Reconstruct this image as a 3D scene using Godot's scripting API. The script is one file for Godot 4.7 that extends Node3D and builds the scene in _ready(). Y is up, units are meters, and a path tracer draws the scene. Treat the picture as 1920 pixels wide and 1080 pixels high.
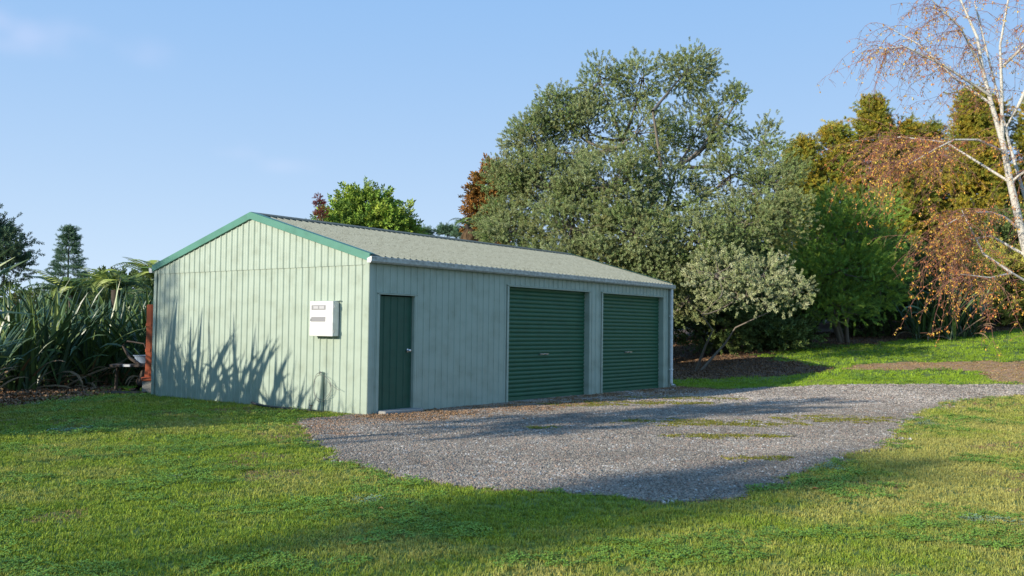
extends Node3D
# A pale green farm shed beside a gravel drive, low sun from behind left. x right, y up, the camera looks along -z.

const SHED_AT := Vector3(-2.447, 0.0, -16.111)
const SHED_TURN := 0.9215
const SHED_L := 10.93
const SHED_W := 6.45
const EAVE := 2.71
const RIDGE := 3.62
const SUN_TO := Vector2(0.775, -0.632)   # where the light travels, x and z
const SUN_HEIGHT := 16.8                  # degrees

var taken := {}
var patchy := FastNoiseLite.new()
var ragged := FastNoiseLite.new()
var M := {}

# ---------------------------------------------------------------- mesh collecting
class Shape:
	var v := PackedVector3Array()
	var n := PackedVector3Array()
	var c := PackedColorArray()
	var tint := Color(1, 1, 1)

	func tri(a: Vector3, b: Vector3, d: Vector3) -> void:
		var k := (d - a).cross(b - a).normalized()
		v.append(a); v.append(b); v.append(d)
		n.append(k); n.append(k); n.append(k)
		c.append(tint); c.append(tint); c.append(tint)

	func tri_to(a: Vector3, b: Vector3, d: Vector3, out: Vector3) -> void:
		if (d - a).cross(b - a).dot(out) < 0.0:
			tri(a, d, b)
		else:
			tri(a, b, d)

	func quad_to(a: Vector3, b: Vector3, d: Vector3, e: Vector3, out: Vector3) -> void:
		tri_to(a, b, d, out)
		tri_to(a, d, e, out)

	func smooth_tri(a: Vector3, b: Vector3, d: Vector3, na: Vector3, nb: Vector3, nd: Vector3) -> void:
		if (d - a).cross(b - a).dot(na + nb + nd) < 0.0:
			v.append(a); v.append(d); v.append(b)
			n.append(na); n.append(nd); n.append(nb)
		else:
			v.append(a); v.append(b); v.append(d)
			n.append(na); n.append(nb); n.append(nd)
		c.append(tint); c.append(tint); c.append(tint)

	# a box with chamfered edges
	func box(at: Vector3, size: Vector3, bevel := 0.0, turn := Basis()) -> void:
		var h := size / 2.0
		var b := minf(bevel, minf(h.x, minf(h.y, h.z)) * 0.9)
		for axis in 3:
			for s in [-1.0, 1.0]:
				var u := (axis + 1) % 3
				var w := (axis + 2) % 3
				var p := []
				for k in [[-1.0, -1.0], [1.0, -1.0], [1.0, 1.0], [-1.0, 1.0]]:
					var q := Vector3()
					q[axis] = s * h[axis]
					q[u] = k[0] * (h[u] - b)
					q[w] = k[1] * (h[w] - b)
					p.append(at + turn * q)
				var out := Vector3()
				out[axis] = s
				quad_to(p[0], p[1], p[2], p[3], turn * out)
		if b <= 0.0:
			return
		for axis in 3:
			var u := (axis + 1) % 3
			var w := (axis + 2) % 3
			for su in [-1.0, 1.0]:
				for sw in [-1.0, 1.0]:
					var p := []
					for k in [[-1.0, 0], [1.0, 0], [1.0, 1], [-1.0, 1]]:
						var q := Vector3()
						q[axis] = k[0] * (h[axis] - b)
						q[u] = su * (h[u] - (b if k[1] == 1 else 0.0))
						q[w] = sw * (h[w] - (0.0 if k[1] == 1 else b))
						p.append(at + turn * q)
					var out := Vector3()
					out[u] = su
					out[w] = sw
					quad_to(p[0], p[1], p[2], p[3], turn * out)
		for sx in [-1.0, 1.0]:
			for sy in [-1.0, 1.0]:
				for sz in [-1.0, 1.0]:
					var a := Vector3(sx * h.x, sy * (h.y - b), sz * (h.z - b))
					var d := Vector3(sx * (h.x - b), sy * h.y, sz * (h.z - b))
					var e := Vector3(sx * (h.x - b), sy * (h.y - b), sz * h.z)
					tri_to(at + turn * a, at + turn * d, at + turn * e, turn * Vector3(sx, sy, sz))

	func tube(p: Array, r: Array, sides := 6, capped := false) -> void:
		var rings := []
		var normals := []
		for i in p.size():
			var along: Vector3 = (p[mini(i + 1, p.size() - 1)] - p[maxi(i - 1, 0)]).normalized()
			var side := along.cross(Vector3.UP if absf(along.y) < 0.9 else Vector3.RIGHT).normalized()
			var other := along.cross(side).normalized()
			var ring := []
			var rn := []
			for k in sides:
				var a := TAU * k / sides
				var o := side * cos(a) + other * sin(a)
				ring.append(p[i] + o * r[i])
				rn.append(o)
			rings.append(ring)
			normals.append(rn)
		for i in p.size() - 1:
			for k in sides:
				var l := (k + 1) % sides
				smooth_tri(rings[i][k], rings[i][l], rings[i + 1][l], normals[i][k], normals[i][l], normals[i + 1][l])
				smooth_tri(rings[i][k], rings[i + 1][l], rings[i + 1][k], normals[i][k], normals[i + 1][l], normals[i + 1][k])
		if capped:
			for e in [0, p.size() - 1]:
				var out: Vector3 = (p[0] - p[1]) if e == 0 else (p[e] - p[e - 1])
				for k in sides:
					tri_to(p[e], rings[e][k], rings[e][(k + 1) % sides], out)

	# turned about y: profile of Vector2(radius, height)
	func lathe(profile: Array, sides := 16, at := Vector3.ZERO) -> void:
		for i in profile.size() - 1:
			var d: Vector2 = profile[i + 1] - profile[i]
			var flat := Vector2(d.y, -d.x).normalized()
			for k in sides:
				var a := TAU * k / sides
				var b := TAU * (k + 1) / sides
				var da := Vector3(cos(a), 0, sin(a))
				var db := Vector3(cos(b), 0, sin(b))
				var up0: Vector3 = Vector3.UP * profile[i].y
				var up1: Vector3 = Vector3.UP * profile[i + 1].y
				var na := da * flat.x + Vector3.UP * flat.y
				var nb := db * flat.x + Vector3.UP * flat.y
				if profile[i].x > 0.0:
					smooth_tri(at + da * profile[i].x + up0, at + db * profile[i].x + up0, at + db * profile[i + 1].x + up1, na, nb, nb)
				if profile[i + 1].x > 0.0:
					smooth_tri(at + da * profile[i].x + up0, at + db * profile[i + 1].x + up1, at + da * profile[i + 1].x + up1, na, nb, na)

	# a leaf of two faces folded along its midrib
	func leaf(base: Vector3, along: Vector3, across: Vector3, length: float, width: float, fold := 0.2) -> void:
		var up := along.cross(across).normalized()
		var mid := base + along * length * 0.48
		var tip := base + along * length - up * length * 0.12
		tri(base, mid + across * width * 0.5 + up * width * fold, tip)
		tri(base, tip, mid - across * width * 0.5 + up * width * fold)

	func done() -> ArrayMesh:
		var a := []
		a.resize(Mesh.ARRAY_MAX)
		a[Mesh.ARRAY_VERTEX] = v
		a[Mesh.ARRAY_NORMAL] = n
		a[Mesh.ARRAY_COLOR] = c
		var m := ArrayMesh.new()
		m.add_surface_from_arrays(Mesh.PRIMITIVE_TRIANGLES, a)
		return m

# ---------------------------------------------------------------- nodes
func numbered(called: String) -> String:
	var k: int = taken.get(called, 0)
	taken[called] = k + 1
	return called if k == 0 else "%s_%03d" % [called, k]

func thing(called: String, label: String, category: String, at := Vector3.ZERO, turn := 0.0, group := "") -> Node3D:
	var o := Node3D.new()
	o.name = numbered(called)
	add_child(o)
	o.position = at
	o.rotation.y = turn
	tag(o, label, category, group)
	return o

func tag(o: Node3D, label: String, category: String, group := "") -> void:
	o.set_meta("label", label)
	o.set_meta("category", category)
	if group != "":
		o.set_meta("group", group)

func put(called: String, mesh: Mesh, material: Material, parent: Node3D, at := Transform3D()) -> MeshInstance3D:
	var o := MeshInstance3D.new()
	o.name = called
	o.mesh = mesh
	o.material_override = material
	o.transform = at
	parent.add_child(o, true)
	return o

func group_part(called: String, parent: Node3D, at := Transform3D()) -> Node3D:
	var o := Node3D.new()
	o.name = called
	o.transform = at
	parent.add_child(o, true)
	return o

func structure(called: String, mesh: Mesh, material: Material) -> MeshInstance3D:
	var o := put(called, mesh, material, self)
	o.set_meta("kind", "structure")
	return o

class Spread:
	var b := PackedFloat32Array()
	var count := 0
	func add(x: Vector3, y: Vector3, z: Vector3, o: Vector3, c: Color) -> void:
		b.append_array([x.x, y.x, z.x, o.x, x.y, y.y, z.y, o.y, x.z, y.z, z.z, o.z, c.r, c.g, c.b, 1.0])
		count += 1

func spread(called: String, s: Spread, mesh: Mesh, material: Material, parent: Node3D) -> MultiMeshInstance3D:
	var mm := MultiMesh.new()
	mm.transform_format = MultiMesh.TRANSFORM_3D
	mm.use_colors = true
	mm.mesh = mesh
	mm.instance_count = s.count
	mm.buffer = s.b
	var o := MultiMeshInstance3D.new()
	o.name = called
	o.multimesh = mm
	o.material_override = material
	parent.add_child(o, true)
	o.set_meta("kind", "stuff")
	return o

# ---------------------------------------------------------------- materials
func srgb(r: float, g: float, b: float) -> Color:
	return Color(r, g, b).linear_to_srgb()

func noise_texture(seed_: int, frequency: float, stops: Array, size := 512, octaves := 4, kind := FastNoiseLite.TYPE_SIMPLEX_SMOOTH) -> NoiseTexture2D:
	var f := FastNoiseLite.new()
	f.seed = seed_
	f.noise_type = kind
	f.frequency = frequency
	f.fractal_octaves = octaves
	var t := NoiseTexture2D.new()
	t.width = size
	t.height = size
	t.seamless = true
	t.noise = f
	var g := Gradient.new()
	var offsets := PackedFloat32Array()
	var colors := PackedColorArray()
	for s in stops:
		offsets.append(s[0])
		colors.append(srgb(s[1], s[2], s[3]))
	g.offsets = offsets
	g.colors = colors
	t.color_ramp = g
	return t

func paint(r: float, g: float, b: float, rough := 0.6, tex: Texture2D = null, per_metre := 1.0, metal := 0.0) -> StandardMaterial3D:
	var m := StandardMaterial3D.new()
	m.albedo_color = srgb(r, g, b)
	m.roughness = rough
	m.metallic = metal
	if tex:
		m.albedo_texture = tex
		m.uv1_triplanar = true
		m.uv1_world_triplanar = true
		m.uv1_scale = Vector3.ONE * per_metre
	return m

func foliage(rough := 0.55, through := 0.5) -> StandardMaterial3D:
	var m := StandardMaterial3D.new()
	m.albedo_color = Color.WHITE
	m.vertex_color_use_as_albedo = true
	m.roughness = rough
	m.metallic_specular = 0.28
	m.backlight = Color(through, through, through * 0.7)
	m.cull_mode = BaseMaterial3D.CULL_DISABLED
	return m

func make_materials() -> void:
	var grime := noise_texture(3, 0.012, [[0.0, 0.70, 0.69, 0.64], [0.42, 0.92, 0.92, 0.90], [0.6, 0.97, 0.97, 0.96], [1.0, 1, 1, 1]], 512, 5)
	M.wall = paint(0.382, 0.462, 0.382, 0.42, grime, 0.35)
	M.trim = paint(0.085, 0.25, 0.185, 0.45, grime, 0.5)
	M.door = paint(0.016, 0.088, 0.052, 0.5, grime, 0.6)
	M.roller = paint(0.028, 0.125, 0.062, 0.5, grime, 0.4)
	M.inside = paint(0.05, 0.05, 0.05, 0.9)
	var lichen := noise_texture(9, 0.09, [[0.0, 0.14, 0.14, 0.12], [0.32, 0.24, 0.245, 0.21], [0.5, 0.34, 0.36, 0.31], [0.7, 0.43, 0.46, 0.405], [1.0, 0.56, 0.59, 0.53]], 1024, 4)
	var patches := noise_texture(19, 0.02, [[0.0, 0.62, 0.60, 0.55], [0.5, 0.92, 0.92, 0.90], [1.0, 1, 1, 1]], 512, 3)
	M.roof = paint(0.74, 0.765, 0.74, 0.85, lichen, 0.7)
	M.roof.detail_enabled = true
	M.roof.detail_blend_mode = BaseMaterial3D.BLEND_MODE_MUL
	M.roof.detail_albedo = patches
	M.roof.uv2_triplanar = true
	M.roof.uv2_world_triplanar = true
	M.roof.uv2_scale = Vector3.ONE * 0.3
	M.cap = paint(0.16, 0.17, 0.15, 0.85, lichen, 0.9)
	M.cap.albedo_color = srgb(0.35, 0.36, 0.33)
	var streaks := noise_texture(29, 0.03, [[0.0, 0.25, 0.25, 0.22], [0.4, 0.6, 0.6, 0.56], [0.7, 0.85, 0.85, 0.82], [1, 1, 1, 1]], 512, 5)
	M.gutter = paint(0.62, 0.64, 0.60, 0.5, streaks, 0.7)
	M.white = paint(0.74, 0.75, 0.74, 0.4, grime, 0.8)
	M.plate = paint(0.26, 0.26, 0.27, 0.5)
	M.plate_light = paint(0.45, 0.45, 0.46, 0.5)
	M.steel = paint(0.6, 0.6, 0.6, 0.25, null, 1.0, 1.0)
	M.wire = paint(0.12, 0.12, 0.12, 0.5)
	M.black = paint(0.018, 0.02, 0.024, 0.45)
	var mottled := noise_texture(39, 0.05, [[0.0, 0.5, 0.5, 0.48], [0.5, 0.85, 0.85, 0.84], [1, 1, 1, 1]], 512, 5)
	M.concrete = paint(0.36, 0.35, 0.32, 0.9, mottled, 1.3)
	M.rust = paint(0.52, 0.12, 0.045, 0.6, mottled, 3.0)
	M.timber = paint(0.085, 0.065, 0.05, 0.85, mottled, 3.0)
	M.tub = paint(0.26, 0.33, 0.42, 0.4)
	M.leaf = foliage(0.7, 0.5)
	M.grass = foliage(0.6, 0.5)
	M.needle = foliage(0.65, 0.3)
	M.bark = paint(0.23, 0.195, 0.155, 0.9, mottled, 2.0)
	M.dark_bark = paint(0.075, 0.06, 0.05, 0.9, mottled, 2.0)
	var birch := noise_texture(49, 0.04, [[0.0, 0.05, 0.045, 0.04], [0.28, 0.18, 0.16, 0.14], [0.38, 0.62, 0.59, 0.53], [1, 0.78, 0.76, 0.71]], 512, 3)
	M.birch = paint(0.95, 0.95, 0.93, 0.7, birch, 0.9)
	M.birch.uv1_scale = Vector3(0.6, 2.4, 0.6)
	M.twig = paint(0.30, 0.14, 0.10, 0.8)
	var k := 0
	for c in [[0.05, 0.095, 0.03], [0.07, 0.125, 0.04], [0.11, 0.175, 0.05], [0.21, 0.27, 0.09], [0.065, 0.115, 0.06]]:
		var f := paint(c[0], c[1], c[2], 0.38)
		f.backlight = Color(0.22, 0.26, 0.1)
		f.cull_mode = BaseMaterial3D.CULL_DISABLED
		M["flax%d" % k] = f
		k += 1
	M.dead = paint(0.23, 0.155, 0.085, 0.8)
	k = 0
	for c in [[0.07, 0.13, 0.03], [0.11, 0.19, 0.035], [0.25, 0.32, 0.05]]:
		var f := paint(c[0], c[1], c[2], 0.5)
		f.backlight = Color(0.4, 0.45, 0.15)
		f.cull_mode = BaseMaterial3D.CULL_DISABLED
		M["fern%d" % k] = f
		k += 1
	var soil := noise_texture(59, 0.03, [[0.0, 0.55, 0.62, 0.5], [0.5, 0.9, 0.9, 0.85], [1, 1.0, 0.95, 0.8]], 512, 5)
	M.ground = paint(0.13, 0.19, 0.03, 0.95, soil, 0.4)
	var grit := noise_texture(69, 0.11, [[0.0, 0.30, 0.30, 0.30], [0.5, 0.75, 0.75, 0.75], [1, 1, 1, 1]], 1024, 4)
	M.gravel_bed = paint(0.23, 0.20, 0.16, 0.95, grit, 0.6)
	M.stone = foliage(0.8, 0.0)
	M.stone.backlight = Color.BLACK
	M.dirt = paint(0.56, 0.33, 0.17, 0.95, grit, 0.5)
	M.mulch = paint(0.14, 0.085, 0.05, 0.95, grit, 0.5)

# ---------------------------------------------------------------- terrain
func height_at(x: float, z: float) -> float:
	var d := -z
	var s := d - 25.5 + 0.5 * maxf(0.0, x - 6.0) - 4.0 * clampf((9.0 - x) / 4.0, 0.0, 1.0)
	var h := 0.068 * 2.0 * log(1.0 + exp(minf(s / 2.0, 40.0)))
	return minf(h * clampf((x + 1.0) / 5.0, 0.0, 1.0), 3.0)

func on_ground(x: float, z: float, lift := 0.0) -> Vector3:
	return Vector3(x, height_at(x, z) + lift, z)

func area(points: Array) -> PackedVector2Array:
	var p := PackedVector2Array()
	for q in points:
		p.append(Vector2(q[0], q[1]))
	return p

func within(p: PackedVector2Array, x: float, d: float, rough := 0.25) -> bool:
	return Geometry2D.is_point_in_polygon(Vector2(x + rough * ragged.get_noise_2d(x, d), d + rough * ragged.get_noise_2d(x + 50.0, d - 70.0)), p)

func sheet(p: PackedVector2Array, cell: float, lift: float, rough := 0.2) -> ArrayMesh:
	var s := Shape.new()
	var lo := p[0]
	var hi := p[0]
	for q in p:
		lo = lo.min(q)
		hi = hi.max(q)
	var nx := int((hi.x - lo.x) / cell) + 3
	var nd := int((hi.y - lo.y) / cell) + 3
	for i in nx:
		for j in nd:
			var x := lo.x + (i - 1) * cell
			var d := lo.y + (j - 1) * cell
			if within(p, x + cell / 2.0, d + cell / 2.0, rough):
				var a := on_ground(x, -d, lift)
				var b := on_ground(x + cell, -d, lift)
				var e := on_ground(x + cell, -d - cell, lift)
				var f := on_ground(x, -d - cell, lift)
				s.quad_to(a, b, e, f, Vector3.UP)
	return s.done()

func axis_steps(stops: Array) -> Array:
	var out := []
	for k in stops.size() - 1:
		var a: float = stops[k][0]
		var b: float = stops[k + 1][0]
		var n := maxi(1, int((b - a) / stops[k][1]))
		for i in n:
			out.append(a + (b - a) * i / n)
	out.append(stops[-1][0])
	return out

var gravel_area: PackedVector2Array
var dirt_area: PackedVector2Array
var mulch_area: PackedVector2Array
var rim_area: PackedVector2Array
var moss_spots := [[3.2, 15.4, 1.7, 0.75], [2.9, 13.4, 0.8, 0.4], [3.7, 13.6, 0.4, 0.25], [5.8, 16.4, 1.3, 0.8], [1.6, 18.8, 1.2, 0.45], [2.9, 19.6, 1.9, 0.5], [3.9, 21.2, 1.8, 0.6], [2.9, 11.2, 0.5, 0.3], [0.4, 14.4, 0.5, 0.3]]

func moss_at(x: float, d: float) -> float:
	var best := 0.0
	for m in moss_spots:
		var e: float = 1.0 - Vector2((x - m[0]) / m[2], (d - m[1]) / m[3]).length()
		best = maxf(best, e)
	return best * 0.8 + 0.75 * ragged.get_noise_2d(x * 2.6, d * 2.6) + 0.4 * ragged.get_noise_2d(x * 9.0, d * 9.0) if best > 0.0 else 0.0

func make_ground() -> void:
	gravel_area = area([[-3.4, 15.3], [-2.9, 13.6], [-2.45, 12.6], [-1.87, 10.84], [-1.11, 9.61], [-0.28, 8.97], [0.22, 8.71], [1.16, 8.45], [2.13, 8.51], [2.64, 9.49], [3.78, 11.12], [5.04, 13.08], [6.84, 16.32], [9.31, 20.54], [10.85, 21.78], [12.23, 22.5], [17, 24.2], [34, 29], [34, 32], [18, 26.3], [13.36, 24.58], [10.5, 25.04], [8.31, 25.27], [6.64, 24.91], [5.3, 24.2], [4.3, 25.0], [3.6, 25.0], [-2.3, 16.6], [-2.7, 16.0]])
	rim_area = Geometry2D.offset_polygon(gravel_area, 0.16)[0]
	dirt_area = area([[10.3, 29.2], [11.4, 30.1], [12.52, 30.67], [14.41, 30.27], [16.33, 30.03], [34, 36.5], [34, 32.6], [18, 26.9], [13.61, 25.04], [12.81, 25.2], [13.98, 27.73], [12.85, 28.69], [11.22, 28.5]])
	mulch_area = area([[4.4, 27.8], [7.06, 28.25], [9.0, 28.3], [10.0, 29.2], [9.25, 31.35], [9.0, 34.2], [10.88, 35.5], [13.5, 37.2], [16.39, 39.07], [19.19, 40.3], [23.56, 43.29], [32, 48], [32, 60], [-4, 60], [-4, 30]])
	var s := Shape.new()
	var xs := axis_steps([[-700, 60], [-100, 12], [-28, 2], [-12, 0.8], [28, 2], [60, 12], [120, 60], [700, 1]])
	var ds := axis_steps([[-700, 60], [-60, 10], [0, 1.5], [16, 0.8], [48, 3], [90, 20], [150, 60], [900, 1]])
	for i in xs.size() - 1:
		for j in ds.size() - 1:
			var a := on_ground(xs[i], -ds[j])
			var b := on_ground(xs[i + 1], -ds[j])
			var e := on_ground(xs[i + 1], -ds[j + 1])
			var f := on_ground(xs[i], -ds[j + 1])
			s.quad_to(a, b, e, f, Vector3.UP)
	structure("lawn_ground", s.done(), M.ground)
	structure("gravel_driveway", sheet(gravel_area, 0.15, 0.012), M.gravel_bed)
	structure("dirt_track", sheet(dirt_area, 0.25, 0.008, 0.6), M.dirt)
	structure("mulch_bed", sheet(mulch_area, 0.4, 0.008, 0.6), M.mulch)
	structure("mulch_bank", sheet(area([[-30, 10], [-9.6, 12.0], [-9.0, 15.0], [-9.1, 16.7], [-9.7, 18.5], [-10.2, 20.3], [-10.0, 22.3], [-9.3, 23.6], [-8.4, 24.3], [-5, 24.8], [-5, 34], [-30, 34]]), 0.4, 0.008, 0.5), M.mulch)

func stone_cluster(seed_: int, n: int, reach: float, size: float) -> ArrayMesh:
	var r := RandomNumberGenerator.new()
	r.seed = seed_
	var s := Shape.new()
	for i in n:
		var at := Vector3(r.randf_range(-reach, reach), 0, r.randf_range(-reach, reach))
		var k := size * r.randf_range(0.55, 1.3)
		var g := r.randf_range(0.5, 1.25)
		s.tint = Color(g * r.randf_range(0.94, 1.06), g, g * r.randf_range(0.95, 1.06))
		var turn := r.randf() * TAU
		var ring := []
		for j in 5:
			var a := turn + TAU * j / 5.0
			ring.append(at + Vector3(cos(a) * k * r.randf_range(0.7, 1.1), r.randf_range(0.05, 0.4) * k, sin(a) * k * r.randf_range(0.6, 1.0)))
		var top := at + Vector3(r.randf_range(-0.3, 0.3) * k, k * r.randf_range(0.55, 0.95), r.randf_range(-0.3, 0.3) * k)
		for j in 5:
			s.tri_to(ring[j], ring[(j + 1) % 5], top, ring[j] - at + Vector3.UP * k)
			var low: Vector3 = ring[j] * Vector3(1, 0, 1)
			var low2: Vector3 = ring[(j + 1) % 5] * Vector3(1, 0, 1)
			s.quad_to(ring[j], ring[(j + 1) % 5], low2 + Vector3.DOWN * 0.01, low + Vector3.DOWN * 0.01, ring[j] - at)
	return s.done()

func make_gravel() -> void:
	var r := RandomNumberGenerator.new()
	r.seed = 77
	var lots := [Spread.new(), Spread.new(), Spread.new()]
	for zone in [[8.0, 13.0, 620.0, 1.0], [13.0, 20.0, 330.0, 1.15], [20.0, 30.0, 130.0, 1.5]]:
		var x0 := -4.0
		var x1: float = 7.5 if zone[1] < 14.0 else (10.0 if zone[1] < 21.0 else 22.0)
		for i in int((x1 - x0) * (zone[1] - zone[0]) * zone[2]):
			var x := r.randf_range(x0, x1)
			var d := r.randf_range(zone[0], zone[1])
			var spill := 0.3 if r.randf() < 0.06 else 0.0
			if not within(gravel_area, x, d, 0.2 + spill * 2.5):
				continue
			var moss := moss_at(x, d)
			if moss > 0.25 and r.randf() < 0.6:
				continue
			var a := r.randf() * TAU
			var k: float = zone[3] * r.randf_range(0.75, 1.2)
			var g := r.randf_range(0.75, 1.2) * (1.0 + 0.22 * patchy.get_noise_2d(x * 1.3, d * 1.3))
			var c := Color(0.285, 0.25, 0.205) * g
			if r.randf() < 0.14:
				c = Color(0.34, 0.25, 0.19) * g
			elif r.randf() < 0.06:
				c = Color(0.48, 0.46, 0.42) * g
			# leaf litter and dust lie along the shed wall
			var wall_gap := (Vector2(x, d) - Vector2(-2.447, 16.111)).dot(Vector2(0.797, -0.604))
			if wall_gap < 1.5 + 0.9 * patchy.get_noise_2d(x * 2.0, d * 2.0) and r.randf() < 0.55:
				c = Color(0.34, 0.22, 0.14) * g
			if d > 19.5 and r.randf() < 0.5:
				c = Color(0.44, 0.38, 0.32) * g
			lots[r.randi() % 3].add(Vector3(cos(a), 0, sin(a)) * k, Vector3(0, k, 0), Vector3(-sin(a), 0, cos(a)) * k, on_ground(x, -d, 0.010), c)
	for i in 3:
		var o := spread("loose_gravel", lots[i], stone_cluster(100 + i, 9, 0.06, 0.016), M.stone, self)
		o.name = numbered("loose_gravel")
		tag(o, ["crushed grey stones covering the gravel driveway", "blue grey chippings strewn over the gravel driveway", "small mixed stones lying on the gravel driveway"][i], "gravel")

func blade_tuft(seed_: int, n: int, reach: float, tall: float, wide: float, flat := 0.6) -> ArrayMesh:
	var r := RandomNumberGenerator.new()
	r.seed = seed_
	var s := Shape.new()
	for i in n:
		var g := r.randf_range(0.65, 1.3)
		s.tint = Color(g * r.randf_range(0.9, 1.15), g, g * r.randf_range(0.8, 1.1))
		var at := Vector3(r.randf_range(-reach, reach), -0.004, r.randf_range(-reach, reach))
		var a := r.randf() * TAU
		var out := Vector3(cos(a), 0, sin(a))
		var side := Vector3(-sin(a), 0, cos(a)) * wide * r.randf_range(0.6, 1.2)
		var h := tall * r.randf_range(0.5, 1.15)
		var lean := r.randf_range(0.15, 1.0) * flat * h * 1.6
		var mid := at + Vector3.UP * h * 0.65 + out * lean * 0.4
		var tip := at + Vector3.UP * h * r.randf_range(0.75, 1.0) + out * lean
		s.tri(at - side * 0.5, at + side * 0.5, mid + side * 0.45)
		s.tri(at - side * 0.5, mid + side * 0.45, mid - side * 0.45)
		s.tri(mid - side * 0.45, mid + side * 0.45, tip)
	return s.done()

func clover_tuft(seed_: int) -> ArrayMesh:
	var r := RandomNumberGenerator.new()
	r.seed = seed_
	var s := Shape.new()
	for i in 12:
		var at := Vector3(r.randf_range(-0.06, 0.06), r.randf_range(0.012, 0.035), r.randf_range(-0.06, 0.06))
		var g := r.randf_range(0.8, 1.25)
		s.tint = Color(g, g, g)
		var turn := r.randf() * TAU
		for k in 3:
			var a := turn + TAU * k / 3.0
			var along := Vector3(cos(a), r.randf_range(-0.1, 0.35), sin(a)).normalized()
			s.leaf(at, along, along.cross(Vector3.UP).normalized(), 0.019, 0.017, 0.1)
	return s.done()

func bare_lawn(x: float, d: float) -> bool:
	if within(gravel_area, x, d, 0.22) or within(dirt_area, x, d, 0.7) or within(mulch_area, x, d, 0.7):
		return true
	var q := Vector2(x - SHED_AT.x, d + SHED_AT.z)
	var along := q.dot(Vector2(0.604, 0.797))
	var back := q.dot(Vector2(-0.797, 0.604))
	return along > -0.03 and along < SHED_L + 0.03 and back > -0.03 and back < SHED_W + 0.03

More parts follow.
